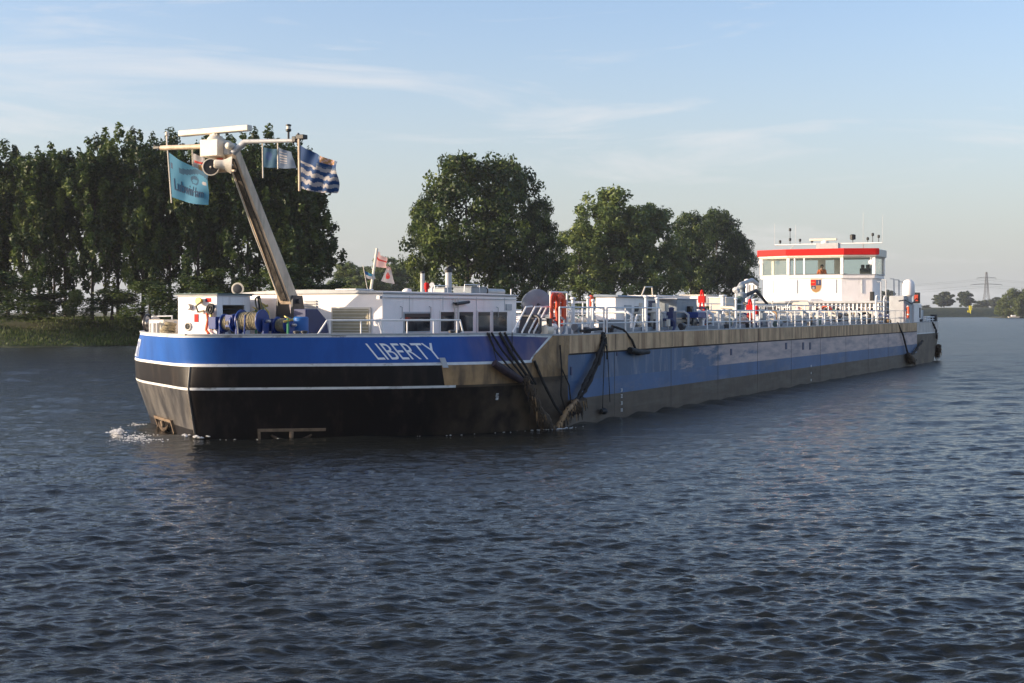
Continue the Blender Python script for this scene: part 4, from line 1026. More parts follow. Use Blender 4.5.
mf.prism([rf[0], rf[1], rf[2], (79.4, -4.4), (76.1, -4.4), (75.4, -2.2), (75.4, 2.3), (76.0, 4.9), lerp2(rf[7], rf[6], .93), rf[7]], zR0 + .21, zR1 + .05, 'red')
build(mf, 'red_fascia', lo_, bevel=.02)
# panel ribs and crest on the front wall
pl_ = scl(outer, .955)
def ribs(m):
    for px in (773, 797, 836, 862):
        best = None
        for i, j in ((1, 0), (0, 7), (7, 6)):
            for q in np.linspace(0, 1, 200):
                p = lerp2(pl_[i], pl_[j], q)
                if best is None or abs(px_of(*p) - px) < best[0]: best = (abs(px_of(*p) - px), p)
        p = best[1]; m.box(p[0] - .05, p[0] + .05, p[1] - .04, p[1] + .04, zB + .6, zS - .08, 'light_grey')
sub(lo_, 'wall_ribs', ribs)
ff = pl_[0][0]
def crest(m):
    tc = T_of(816, ff); w = .42; z1 = zz(279.5); z0 = zz(292.5)
    def shield(k, d, mt, q=None):
        ys = [z1 - (z1 - z0) * v for v in np.linspace(0, 1, 13)]
        pr_ = []
        for v in np.linspace(0, 1, 13):
            ww = w * k * (1 if v < .45 else math.sqrt(max(0, 1 - ((v - .45) / .55) ** 2)))
            pr_.append((ww, z1 + .04 * (k - 1) * 10 * 0 - (z1 - z0) * v * 1.0))
        L = [(tc - a, b) for a, b in pr_]; R = [(tc + a, b) for a, b in pr_][::-1]
        pts = [(x, (z1 + z0) / 2 + (z - (z1 + z0) / 2) * k) for x, z in L + R[1:]]
        N = len(pts); m.add([(ff - d, a, b) for a, b in pts] + [(ff - .003, a, b) for a, b in pts], [tuple(range(N))] + [(i, (i + 1) % N, N + (i + 1) % N, N + i) for i in range(N)], mt)
    shield(1.12, .02, 'cream'); shield(1.0, .03, 'flag_gold')
    zm = (z1 + z0) / 2 + .05
    m.box(ff - .036, ff - .031, tc - w + .01, tc - .01, zm, z1 - .02, 'red'); m.box(ff - .036, ff - .031, tc + .01, tc + w - .01, zm, z1 - .02, 'navy')
    m.box(ff - .036, ff - .031, tc - w * .86, tc - .01, z0 + .28, zm - .02, 'navy')
    m.lathe((ff - .037, tc - w * .45, zm - .2), (-1, 0, 0), [(.1, 0), (.1, .006)], 'flag_white', 12); m.box(ff - .042, ff - .037, tc + w * .42, tc + w * .58, zm + .1, z1 - .08, 'flag_white')
    m.box(ff - .042, ff - .037, tc - w * .8, tc - w * .2, zm + .2, zm + .27, 'flag_gold')
sub(lo_, 'coat_of_arms', crest, recalc=True)
# roof gear
def truss(m):
    zt = zz(243.8)
    a, b = T_of(775, WS + .6), T_of(882, WS + .6)
    m.tube([(WS + .6, a, zt), (WS + .6, b, zt)], .05, 'white_rail'); 
    for px, q in ((789, 793), (815, 819), (837, 833), (864, 861)):
        m.tube([(WS + .9, T_of(px - 3, WS), zR1), (WS + .6, T_of(q, WS), zt)], .035, 'light_grey')
    m.box(WS + .3, WS + 1.1, T_of(815, WS), T_of(837, WS), zR1 + .03, zR1 + .5, 'light_grey')
sub(lo_, 'antenna_frame', truss)
def wr(m):
    c = (WS + .6, T_of(823, WS), zz(242)); m.lathe(c, (0, 0, 1), [(.3, -.15), (.3, .05), (.12, .12), (.12, .25)], 'white', 14); m.box(c[0] - .12, c[0] + .12, T_of(808, WS), T_of(835, WS), zz(240.5), zz(238.3), 'cream')
sub(lo_, 'radar_scanner', wr, bevel=.02)
for px, y0 in ((772.5, 222), (793.5, 224), (861.5, 213), (881, 217)):
    sub(lo_, 'whip_antenna', lambda m: m.tube([(WS + .6, T_of(px, WS), zz(244)), (WS + .6, T_of(px, WS), zz(y0))], .014, 'light_grey', 5))
for px, y0 in ((778, 241), (788, 229), (788, 239), (798, 240), (810, 241), (851, 238), (866, 240), (871, 236), (877, 238)):
    def lm(m):
        t = T_of(px, WS); m.tube([(WS + .6, t, zz(244)), (WS + .6, t, zz(y0))], .025, 'dark_metal', 6); m.lathe((WS + .6, t, zz(y0)), (0, 0, 1), [(.03, -.1), (.1, -.05), (.1, .12), (.04, .16)] if px != 851 else [(.05, -.2), (.22, -.15), (.22, .2), (.1, .25)], 'black', 10)
    sub(lo_, 'signal_lamp', lm)
def spot(m, px, py):
    a = at_s(px, py, WS - .2); m.lathe(a, (-1, .1, -.1), [(.08, -.2), (.2, 0), (.2, .05), (.16, .06)], 'white', 14); m.tube([a, (a[0], a[1], zR0)], .03, 'white_rail')
sub(lo_, 'searchlight', lambda m: spot(m, 761, 262), smooth=40); sub(lo_, 'searchlight', lambda m: spot(m, 871, 262), smooth=40)
sub(lo_, 'navigation_box', lambda m: m.box(WS + .1, WS + .5, T_of(869.5, WS), T_of(873, WS), zz(302), zz(292), 'black'), bevel=.02)
sub(lo_, 'console', lambda m: m.box(75.5, 76.2, -2.4, 2.4, zS - .6, zW + .1, 'dark_metal'), bevel=.04)
def wint(m): m.prism(scl(outer, .9), zS - .05, zS - .004 + .0, 'deck_grey')
# rails round the boat deck and tall white posts below the wheelhouse
def pick(m):
    for i in range(17):
        px = 811 + i * 4.2; t = T_of(px, 73.9); m.box(73.86, 73.94, t - .055, t + .055, 3.45, zz(303.8), 'white')
    m.box(73.84, 73.96, T_of(811, 73.9), T_of(880, 73.9), 3.38, 3.447, 'white')
sub(acco, 'front_railing', pick)
def cabr(m):
    s = 71.6; t0, t1 = T_of(788, s), T_of(809, s); z1 = Z_of(302, s, 3)
    m.box(s, s + 1.2, t0 + .3, t1, 2.99, z1, 'cream'); m.tube([(s - .1, t0, 2.99), (s - .1, t0, z1 - .2), (s - .1, t0 + .25, z1 + .12), (s - .1, t1 - .1, z1 + .12), (s - .1, t1 + .1, z1 - .3), (s - .1, t1 + .1, 2.99)], .05, 'light_grey')
    m.box(s - .06, s - .003, t0 + .5, t0 + 1.4, z1 - .9, z1 - .8, 'black')
sub(root, 'cream_cabinet', cabr, bevel=.02)
def gear(m):
    a = at_s(770, 316, 70); m.box(69.6, 70.8, a[1] - .7, a[1] + .7, 2.99, a[2] + .15, 'grey_blue'); m.lathe((70, a[1], a[2] + .5), (0, 1, 0), [(.35, -.5), (.35, -.45), (.18, -.44), (.18, .44), (.35, .45), (.35, .5)], 'dark_metal', 16)
    m.tube([(69.8, a[1] + .6, 3.1), (69.8, a[1] + .2, a[2] + 1.1), (69.8, a[1] + .7, a[2] + 1.6)], .05, 'cream')
sub(root, 'stern_winch', gear, smooth=40)
sub(root, 'blue_cover', lambda m: m.sphere((72.5, T_of(793, 72.5), 3.15), .7, 'grey_blue', 14, (1, 1, .6)), smooth=60)
# stern side house with the white dome
def zs(py): return Z_of(py, 74.6, 7)
HA0, HB0 = 73.9, 79.0
sh = MB(); sh.box(HA0 + 2.2, HB0, 6.1, 7.55, 2.99, zs(303.5), 'white'); sho = build(sh, 'stern_house', root, bevel=.06)
sub(sho, 'grey_vent_box', lambda m: m.box(HA0 - 1.0, HA0 + 2.0, 6.3, 7.4, 2.99, zs(296), 'light_grey'), bevel=.05)
def dm(m):
    a = at_t(908.5, 294.5, 7.45); m.lathe((a[0], a[1], a[2] - .1), (0, 0, 1), [(.2, -.3), (.3, 0), (.42, .02), (.46, .2), (.46, .8), (.38, 1.08), (.2, 1.22), (0, 1.26)], 'white', 24)
sub(sho, 'satellite_dome', dm, smooth=50)
def rb(m):
    a = at_t(917, 298, 7.5); m.box(a[0] - .25, a[0] + .15, a[1] - .22, a[1] + .22, a[2] - .42, a[2] + .42, 'black'); m.box(a[0] - .29, a[0] - .253, a[1] - .14, a[1] + .14, a[2] - .25, a[2] + .25, 'dark_orange')
    m.tube([a, at_t(912, 304, 7.6), at_t(905, 300, 7.6), at_t(899, 301, 7.5)], .05, 'black')
sub(sho, 'port_light', rb, bevel=.02)
sub(sho, 'dark_vent', lambda m: m.box(HA0 + 4.2, HA0 + 4.5, 7.553, 7.6, 3.5, 4.3, 'black'))
def amast(m, x, y0, t):
    a = at_t(x, y0, t); m.tube([(a[0], t, 3.0), a], .045, 'light_grey', 6)
    m.tube([a, (a[0], t - .3, a[2] + .02)], .03, 'light_grey', 6)
for x, y0 in ((881, 282), (886, 280), (894, 279), (899, 280), (903, 282)): sub(root, 'davit_post', lambda m: amast(m, x, y0, 5.6))
sub(root, 'grey_locker', lambda m: m.box(80.5, 82.8, 5.6, 7.0, 2.99, 4.1, 'light_grey'), bevel=.05)
def lad(m):
    for x in (876, 884):
        a = at_t(x, 300, 7.0); m.tube([(a[0], a[1], 2.99), (a[0], a[1], 4.9), (a[0] + .2, a[1], 5.1), (a[0] + .5, a[1], 4.9)], .06, 'white_rail')
    a, b = at_t(876, 300, 7.0), at_t(884, 300, 7.0)
    for z in np.arange(3.3, 4.9, .35): m.tube([(a[0], a[1], z), (b[0], b[1], z)], .035, 'white_rail')
sub(root, 'stern_ladder', lad)
# stern bulwark rail
def srl(m):
    Us = np.linspace(U_of_s(79), UMAX - .4, 22)
    m.tube([edge(u, .25, 3.55) for u in Us], .045, 'white_rail'); m.tube([edge(u, .25, 3.35) for u in Us], .03, 'white_rail')
    for u in Us[::2]: p = edge(u, .25, 2.98); m.tube([p, (p[0], p[1], 3.55)], .04, 'white_rail')
    m.tube([edge(-u if False else u, .25, 3.55, -1) for u in Us], .045, 'white_rail')
    p = edge(HL[-7], .3, 3.0); m.box(p[0] - .2, p[0] + .2, p[1] - .25, p[1] + .25, 3.0, 3.75, 'dark_metal')
sub(root, 'stern_railing', srl)

# lifebuoys
def buoy(label, at, ax, R=.36, mt='orange'):
    m = MB(); n = 24; a = Vector(ax).normalized(); x = a.orthogonal().normalized(); y = a.cross(x)
    m.torus(at, ax, R, .085, mt, 28, 10)
    for k in range(4):
        q = k * math.pi / 2 + .4; pts = [Vector(at) + (x * math.cos(q + e) + y * math.sin(q + e)) * R for e in (-.12, 0, .12)]; m.tube(pts, .095, 'stripe_white', 10)
    tag(build(m, 'lifebuoy', smooth=60), label, 'lifebuoy', 'lifebuoys on the ship')
buoy('orange lifebuoy on the side of the white stern house below the dome', (S_of(907, 7.6), 7.66, 3.95), (.3, 1, 0), .42)
buoy('orange lifebuoy on the rail in front of the accommodation under the crest', (73.75, T_of(826, 73.7), 4.0), (1, 0, 0), .42)
buoy('red lifebuoy hanging near the red hose reel just ahead of the wheelhouse', (S_of(756, 6.7), 6.75, 3.95), (.2, 1, 0), .33, 'red')
# helmsman and chairs
def skin_obj(name, verts, edges, radii, mt, parent=None, th=None):
    me = bpy.data.meshes.new(name); me.from_pydata([tuple(v) for v in verts], edges, [])
    ob = bpy.data.objects.new(name, me); COL.objects.link(ob); ob.parent = parent
    md = ob.modifiers.new('skin', 'SKIN'); md.use_smooth_shade = True
    me.skin_vertices[0].data[0].use_root = True
    for i, r in enumerate(radii): me.skin_vertices[0].data[i].radius = (r, r)
    sb = ob.modifiers.new('sub', 'SUBSURF'); sb.levels = 2; sb.render_levels = 2
    me.materials.append(MATS[mt]); return ob
def person(at, yaw, label, K=1.12):
    th = bpy.data.objects.new('person', None); COL.objects.link(th); th.location = Wd(at); th.rotation_euler = (0, 0, yaw); th.scale = (K, K, K); tag(th, label, 'person')
    V = [(0, 0, .95), (0, 0, 1.12), (0, .01, 1.32), (0, .0, 1.46), (0, -.01, 1.54), (0, -.03, 1.64), (0, -.02, 1.73),
         (.19, 0, 1.42), (.27, -.06, 1.16), (.17, -.30, 1.10), (.12, -.38, 1.12), (-.19, 0, 1.42), (-.27, -.06, 1.16), (-.17, -.30, 1.10), (-.12, -.38, 1.12),
         (.10, 0, .88), (.11, -.02, .48), (.12, .02, .08), (.12, -.14, .04), (-.10, 0, .88), (-.11, -.02, .48), (-.12, .02, .08), (-.12, -.14, .04)]
    E = [(0, 1), (1, 2), (2, 3), (3, 4), (4, 5), (5, 6), (3, 7), (7, 8), (8, 9), (9, 10), (3, 11), (11, 12), (12, 13), (13, 14), (0, 15), (15, 16), (16, 17), (17, 18), (0, 19), (19, 20), (20, 21), (21, 22)]
    R = [.14, .13, .15, .09, .055, .095, .08, .07, .05, .038, .035, .07, .05, .038, .035, .09, .06, .042, .04, .09, .06, .042, .04]
    skin_obj('body', V, E, R, 'skin', th)
    J = [V[i] for i in (0, 1, 2, 3, 7, 8, 9, 11, 12, 13)]
    skin_obj('jacket', J, [(0, 1), (1, 2), (2, 3), (3, 4), (4, 5), (5, 6), (3, 7), (7, 8), (8, 9)], [.165, .16, .185, .115, .1, .075, .055, .1, .075, .055], 'jacket', th)
    Tt = [V[i] for i in (0, 15, 16, 17, 19, 20, 21)]
    skin_obj('trousers', Tt, [(0, 1), (1, 2), (2, 3), (0, 4), (4, 5), (5, 6)], [.15, .11, .075, .055, .11, .075, .055], 'trousers', th)
    h = MB(); h.sphere((0, .025, 1.70), .115, 'hair', 16, (.92, 1.0, 1.0)); build_local(h, 'hair', th)
    f = MB()
    for sx in (-.035, .035): f.sphere((sx, -.128, 1.66), .012, 'hair', 8)
    f.tube([(0, -.12, 1.665), (0, -.145, 1.625), (0, -.125, 1.615)], [.012, .017, .012], 'skin', 8)
    for sx in (-.1, .1): f.sphere((sx, -.01, 1.645), .028, 'skin', 8, (.5, .8, 1.1))
    f.tube([(-.025, -.118, 1.588), (.025, -.118, 1.588)], .007, 'dark_orange', 6)
    build_local(f, 'face', th)
def build_local(mb, name, parent):
    me = bpy.data.meshes.new(name); me.from_pydata(mb.v, [], mb.f)
    for n_ in mb.names: me.materials.append(MATS[n_])
    me.polygons.foreach_set('material_index', mb.m); me.shade_smooth()
    ob = bpy.data.objects.new(name, me); COL.objects.link(ob); ob.parent = parent; return ob
hp_ = (76.9, T_of(822, 76.9))
hz = Z_of(264.5, 76.9, hp_[1])
zfl = hz - 1.80 * 1.25
person((hp_[0], hp_[1], zfl), math.atan2(CS, SN) - math.pi / 2 + .0, 'helmsman in an orange jacket standing behind the wheelhouse windows', 1.25)
def chair(px, label):
    s = 77.4; t = T_of(px, s); z0 = zfl
    th = thing('helm_chair', label, 'chair', Wd((s, t, z0)), 'helm chairs in the wheelhouse')
    sub(th, 'pedestal', lambda m: m.lathe((s, t, z0), (0, 0, 1), [(.3, 0), (.3, .04), (.06, .08), (.06, .55)], 'steel', 12))
    sub(th, 'seat', lambda m: m.box(s - .27, s + .27, t - .27, t + .27, z0 + .55, z0 + .7, 'black'), bevel=.05)
    zt = Z_of(265, s, t)
    sub(th, 'backrest', lambda m: m.box(s + .2, s + .34, t - .24, t + .24, z0 + .7, zt - .25, 'black'), bevel=.05)
    sub(th, 'headrest', lambda m: m.box(s + .18, s + .34, t - .14, t + .14, zt - .245, zt + .03, 'black'), bevel=.05)
chair(862, 'black helm chair with headrest in the right wheelhouse window, left one of two'); chair(867, 'black helm chair with headrest in the right wheelhouse window, right one of two')
# ------------------------------------------------------------------ fenders and ropes on the port side
def rope(label, pts, r, mt='rope_dark', group=None, name='rope', cat='rope', sag=0.0, shaggy=0):
    m = MB(); V = [Vector(p) for p in pts]
    # smooth path
    out = []
    for i in range(len(V) - 1):
        for k in range(8):
            q = k / 8; out.append(V[i].lerp(V[i + 1], q) + Vector((0, 0, -sag * math.sin(math.pi * q))))
    out.append(V[-1])
    rr = [r * (1 + (shaggy * random.uniform(-.3, .4) if shaggy else random.uniform(-.1, .1))) for _ in out]
    if shaggy:
        out = [p + Vector((random.uniform(-.4, .4) * r, random.uniform(-.2, .3) * r, random.uniform(-.4, .4) * r)) for p in out]
    m.tube(out, rr, mt, 8)
    return tag(build(m, name, smooth=60), label, cat, group)
H = lambda x, y, d=.06: hp(x, y, d)[2]
def Hd(x, y, d=.08):
    q = hp(x, y, d)[2]; return q
G = 'dark mooring ropes hanging down the port side'
rope('leftmost of the dark ropes running down over the purple fender log', [edge(hp(487, 335)[0], -.03, 3.31), H(493, 350, .1), H(503, 365, .22), H(520, 384, .3)], .035, group=G)
rope('second dark rope from the left, over the blue band beside the fender log', [edge(hp(491, 335)[0], -.03, 3.31), H(500, 350, .1), H(512, 368, .22), H(524, 386, .3)], .035, group=G)
rope('third of the dark ropes slanting down the blue band, bound to the shaggy fender', [edge(hp(499, 335)[0], -.03, 3.31), H(508, 352, .1), H(518, 369, .2), H(526, 384, .3)], .05, group=G)
rope('rightmost of the four dark ropes slanting down the blue band to the shaggy fender', [edge(hp(504, 335)[0], -.03, 3.31), H(512, 350, .1), H(521, 366, .2), H(529, 384, .3)], .04, group=G)
rope('thin upright rope left of the slanting ropes, holding the purple fender log', [edge(hp(489, 335)[0], -.02, 3.31), H(494, 362, .15)], .014, group=G)
rope('thin upright rope on the blue band just before its diagonal white end', [edge(hp(512, 335)[0], -.02, 3.31), H(511, 352, .06), H(511, 362, .1)], .014, group=G)
rope('dark rope from the lower corner of the diagonal white trim down to the waterline', [H(532, 361, .1), H(540, 383, .15), H(550, 405, .2), H(557, 417, .25)], .05, group=G)
rope('thin dark rope down the brown plate just left of the big rope bundle', [H(557, 345, .12), H(558, 370, .15), H(556, 395, .2), H(562, 416, .2)], .03, group=G)
rope('thin curved rope between the brown plate and the big rope bundle', [H(559, 368, .1), H(566, 385, .12), H(567, 402, .15)], .025, group=G)
for k, (dx, l) in enumerate(((0, 'left strand of the thick dark rope bundle crossing the blue side to the waterline'), (3.5, 'right strand of the thick dark rope bundle crossing the blue side to the waterline'))):
    rope(l, [edge(hp(601 + dx * .4, 334)[0], -.04, 3.2), H(599 + dx * .6, 342, .15), H(588 + dx, 366, .2), H(576 + dx, 388, .25), H(568 + dx * .7, 402, .3)], .065, group=G, shaggy=1)
rope('short dark rope end hanging beside the top of the thick rope bundle', [H(600, 343, .2), H(602, 350, .2), H(604, 359, .12)], .025, group=G)
rope('left thin line hanging straight down to the small round fender', [H(602.5, 337, .1), H(602, 365, .08), H(600, 408, .1)], .016, group=G)
rope('right thin line hanging down the blue side above the draught marks', [H(604, 337, .1), H(606, 360, .08), H(608, 402, .08)], .016, group=G)
rope('horizontal dark rope lying along the ochre band above the bundle', [edge(hp(583, 335)[0], .1, 3.3), edge(hp(592, 335)[0], .0, 3.34), edge(hp(603, 335)[0], .05, 3.36)], .05, group=G)
rope('dark rope curving down from the deck edge to the flat black fender', [edge(hp(619, 333)[0], .3, 3.45), edge(hp(624, 333)[0], .02, 3.3), H(629, 340, .12), H(633, 351, .14)], .045, group=G)
rope('left rope hanging from the stern deck edge to the red-brown fender', [edge(hp(897.5, 323)[0], 0, 3.2), H(901, 335, .15), H(904, 347, .15), H(906, 357, .2)], .07, group=G)
rope('slanted rope rising from the red-brown stern fender towards the stern', [H(906, 358, .2), H(914, 350, .15), H(920, 341, .15)], .08, group=G, shaggy=1)
rope('dark rope drooping over the white stern bulwark', [edge(hp(932, 324)[0], 0, 3.2), H(934, 330, .15), H(935, 338, .12)], .07, group=G, shaggy=1)
def fend(label, pts, rr, mt, shag=.0, name='fender', seed=1):
    m = MB(); V = [Vector(p) for p in pts]; out = []; R = []; q = random.Random(seed)
    for i in range(len(V) - 1):
        for k in range(6):
            f = k / 6; out.append(V[i].lerp(V[i + 1], f)); R.append((rr[i] * (1 - f) + rr[i + 1] * f) * (1 + q.uniform(-shag, shag)))
    out.append(V[-1]); R.append(rr[-1]); m.tube(out, R, mt, 10)
    if shag:   # loose strands
        for p, r in zip(out, R):
            for k in range(5):
                a = p + Vector((q.uniform(-1, 1), q.uniform(-.3, 1), q.uniform(-1, 1))) * r; m.tube([a, a + Vector((q.uniform(-.1, .1), q.uniform(0, .06), -q.uniform(.1, .35)))], [.025, .01], q.choice(['rope_dark', 'fender_brown', 'rub_brown']), 5)
    return tag(build(m, name, smooth=60), label, 'fender', 'fenders hanging on the port side')
fend('purple-brown log fender hanging across the blue band under the slanting ropes', [H(491, 363, .16), H(502, 371, .2), H(516, 380, .22)], [.12, .14, .12], 'fender_purple')
fend('thick shaggy brown rope fender sagging from the purple log to the waterline', [H(519, 377, .25), H(524, 392, .3), H(531, 411, .32), H(540, 427, .34), H(548, 430, .34)], [.12, .16, .2, .2, .14], 'fender_brown', .3, seed=2)
fend('pale frayed rope fender curving up to the right from the waterline', [H(549, 430, .3), H(554, 420, .3), H(560, 409, .32), H(569, 401, .3)], [.12, .1, .09, .1], 'rub_brown', .25, seed=3)
fend('tangled dark fender bundle at the lower end of the thick ropes', [H(562, 412, .2), H(568, 407, .25), H(577, 400, .25)], [.12, .22, .12], 'fender_brown', .4, seed=4)
fend('small dark round fender hanging from the two thin lines', [H(597.5, 411, .14), H(600, 411, .16), H(603, 411.5, .14)], [.07, .13, .07], 'rubber')
fend('flat black fender under the ochre band near the curving rope', [H(626, 350, .16), H(634, 352, .18), H(645, 352, .16)], [.12, .13, .08], 'rubber')
fend('red-brown bundle fender at the end of the stern ropes', [H(905, 354, .2), H(907, 360, .25), H(911, 361, .2)], [.15, .28, .15], 'fender_brown', .3, seed=5)
fend('dark shaggy fender hanging on the rounded stern corner', [H(936, 346, .2), H(937, 350, .25), H(937, 357, .2)], [.15, .26, .15], 'fender_brown', .35, seed=6)
# draught marks
dmk = MB()
def mark(px, ys, txts):
    for y, tx in zip(ys, txts):
        u, z, p = hp(px, y); w = .16; h = .14
        if tx: thick_text(dmk, tx, lambda x, yy, dd: Hp(u - w / 2 + w * x, z - h / 2 + h * yy, dd + .004), 'stripe_white')
        else: dmk.hexa([Hp(u - .05, z - .06, .004), Hp(u + .05, z - .06, .004), Hp(u + .05, z - .06, .014), Hp(u - .05, z - .06, .014), Hp(u - .05, z + .06, .004), Hp(u + .05, z + .06, .004), Hp(u + .05, z + .06, .014), Hp(u - .05, z + .06, .014)], 'stripe_white')
mark(621.5, (390, 396, 403, 410), ('24', '22', '20', '18')); mark(811, (366, 373, 380), (None, None, None)); mark(497, (395, 398), (None, None))
build(dmk, 'draught_marks', root, recalc=False)
def small_marks(m, q_):
    for px, py, w, h in (q_,):
        u, z, p = hp(px, py); m.hexa([Hp(u - w / 2, z - h / 2, .003), Hp(u + w / 2, z - h / 2, .003), Hp(u + w / 2, z - h / 2, .02), Hp(u - w / 2, z - h / 2, .02), Hp(u - w / 2, z + h / 2, .003), Hp(u + w / 2, z + h / 2, .003), Hp(u + w / 2, z + h / 2, .02), Hp(u - w / 2, z + h / 2, .02)], 'navy')
for q_ in ((571, 371, .12, .3), (617, 354, .14, .14), (786, 346, .35, .35), (803, 346, .35, .4), (810, 346, .35, .4), (731, 352, .25, .3)): sub(root, 'hull_recess', lambda m: small_marks(m, q_))
def fair(m):
    u, z, p = hp(443.5, 361); 
    m.hexa([Hp(u - .09, 2.2, .003), Hp(u + .09, 2.2, .003), Hp(u + .09, 2.2, .05), Hp(u - .09, 2.2, .05), Hp(u - .09, 2.52, .003), Hp(u + .09, 2.52, .003), Hp(u + .09, 2.52, .05), Hp(u - .09, 2.52, .05)], 'light_grey')
sub(root, 'side_fairlead', fair)
def weld(m):    # upright bars on the stem
    for z0, z1, mt in ((.0, 3.2, None),):
        zs_ = np.linspace(.05, 2.28, 12)
        m.tube([Hp(0, z, .0) for z in zs_], .035, 'bow_bare', 6)
sub(root, 'stem_bar', weld, smooth=60)

# ------------------------------------------------------------------ banks, ground, water
wl = [(-3500, 42), (-1200, 41), (-500, 38), (0, 36), (150, 34.3), (350, 30), (480, 24), (600, 18.5), (700, 14), (800, 10), (880, 7), (925, 5.8), (1010, 5.5), (1300, 5.4), (2400, 5.4)]
def wpt(px, off):
    Y = F * HC / off; return Vector(((px - CX) / F * Y, Y, 0))
WL = [wpt(*q) for q in wl]
def bank_h(i):      # crest height of the bank per station
    px = wl[i][0]
    return float(np.interp(px, [0, 500, 880, 930], [3.1, 3.3, 4.0, 7.0]))
rows = [(-6, None, -1.2), (0, None, -.05), (1.0, None, .25), (5, .45, 0), (10, .85, 0), (14, 1.0, 0), (22, 1.0, 0), (60, .8, 0), (400, .7, 0), (9000, .7, 0)]
# direction away from the water: mostly +Y, turned for the receding reach
dense = []
for i in range(len(WL) - 1):
    n = max(2, int(min(60, (WL[i + 1] - WL[i]).length / 4)))
    for k in range(n):
        q = k / n; dense.append((WL[i].lerp(WL[i + 1], q), bank_h(i) * (1 - q) + bank_h(i + 1) * q))
dense.append((WL[-1], bank_h(len(WL) - 1)))
gv = []; gf = []
for i, (p, h) in enumerate(dense):
    a = dense[max(i - 3, 0)][0]; b = dense[min(i + 3, len(dense) - 1)][0]; t = (b - a).normalized(); nrm = Vector((-t.y, t.x, 0))
    if nrm.y < 0: nrm = -nrm
    wig = .6 * math.sin(i * .7) + .4 * math.sin(i * 1.9)
    for d_, f_, z in rows:
        if d_ > 60: pos = Vector((p.x * (1 + d_ / 600.0 * .0) + nrm.x * 60 + (0 if d_ < 1000 else p.x * 5), p.y + d_, 0))
        else: pos = p + nrm * (d_ + (wig if d_ < 12 else 0))
        gv.append((pos.x, pos.y, z if f_ is None else h * f_))
R_ = len(rows)
for i in range(len(dense) - 1):
    for j in range(R_ - 1): gf.append((i * R_ + j, (i + 1) * R_ + j, (i + 1) * R_ + j + 1, i * R_ + j + 1))
gm = MB(); MATS['soil'] = None
mat('soil', (0.05, 0.06, 0.022), 0.95, var=0.5, scale=.6, bump=.8, dirt=(0.09, 0.085, 0.035), dirt_amt=.8, dirt_scale=(.3, .3, 2))
gm.add(gv, gf, 'soil'); tag(build(gm, 'ground', space='world', base=(0, 0, 0), recalc=False, smooth=80), kind='structure')

def noise_wave(X, Y, D):
    Z = np.zeros_like(X); r = np.random.default_rng(5)
    for k in range(110):
        L = float(np.exp(r.uniform(np.log(.15), np.log(3.0)))); an = r.normal(0, .5) + math.pi / 2 + .12
        kk = 2 * math.pi / L; A = .0078 * L ** .85 * (1.0 if L < .5 else (.5 / L) ** .62)
        fade = np.clip((L - 1.3 * D) / (1.5 * D + 1e-6), 0, 1)
        ph = r.uniform(0, 6.28); w = kk * (X * math.cos(an) + Y * math.sin(an)) + ph
        env = .62 + .38 * np.sin(X * r.uniform(.1, .35) / max(L, .6) + r.uniform(0, 6)) * np.sin(Y * r.uniform(.1, .35) / max(L, .6) + r.uniform(0, 6))
        c = np.cos(w + .35 * np.sin(w * .37 + ph)); Z += A * fade * env * (c + .25 * np.cos(2 * w))
    far_w = np.clip((np.sqrt(X ** 2 + Y ** 2) - 26) / 60, 0, 1)
    for k in range(60):
        L = float(np.exp(r.uniform(np.log(1.3), np.log(7.5)))); an = r.normal(0, .38) + math.pi / 2 + .1; kk = 2 * math.pi / L; A = .030 / kk * (1 if L < 4 else .6)
        fade = np.clip((L - 1.8 * D) / (1.5 * D + 1e-6), 0, 1); w = kk * (X * math.cos(an) + Y * math.sin(an)) + r.uniform(0, 6.28)
        env = .5 + .5 * np.sin(X * r.uniform(.05, .25) + r.uniform(0, 6)) * np.sin(Y * r.uniform(.03, .12) + r.uniform(0, 6))
        Z += A * fade * env * far_w * np.cos(w + .4 * np.sin(w * .31))
    return Z
offs = np.concatenate([np.arange(440, 30, -.42), np.arange(30, 3.2, -.25)])
Ys = F * HC / offs; tans = np.linspace(-.7, .7, 1000)
XX = np.outer(Ys, tans); YY = np.repeat(Ys[:, None], len(tans), 1)
dY = np.gradient(Ys)[:, None] * np.ones_like(XX)
ZZ = noise_wave(XX, YY, np.maximum(dY, XX[:, 1:2] - XX[:, 0:1]))
# flatten inside the hull and lift a small bow wave round the stem
def ship_coords(X, Y): a = X - SX; b = Y - SY; return SN * a + CS * b, CS * a - SN * b
SS_, TT_ = ship_coords(XX, YY)
bw = .16 * np.exp(-((SS_ + .15) ** 2 + (TT_ + .6) ** 2) / .9) + .07 * np.exp(-((SS_ - 2.2) / 2.4) ** 2 - ((np.abs(TT_) - 4.3) / .9) ** 2)
hw = np.interp(SS_, [0, 3.6, 6, 9.3, 80, 89], [0, 5.4, 7.4, 8.22, 8.22, 5]); dh_ = np.hypot(np.maximum(np.abs(TT_) - hw, 0) * .75, np.maximum(-SS_, 0) + np.maximum(SS_ - 89, 0))
lee = np.clip(dh_ / 9, 0, 1); lee = .42 + .58 * lee * lee * (3 - 2 * lee)
gust = 1 + .28 * np.sin(XX * .11 + 1.3 * np.sin(YY * .05)) * np.sin(YY * .085 + .9 * np.sin(XX * .06) + 1)
ZZ = ZZ * lee * gust + bw
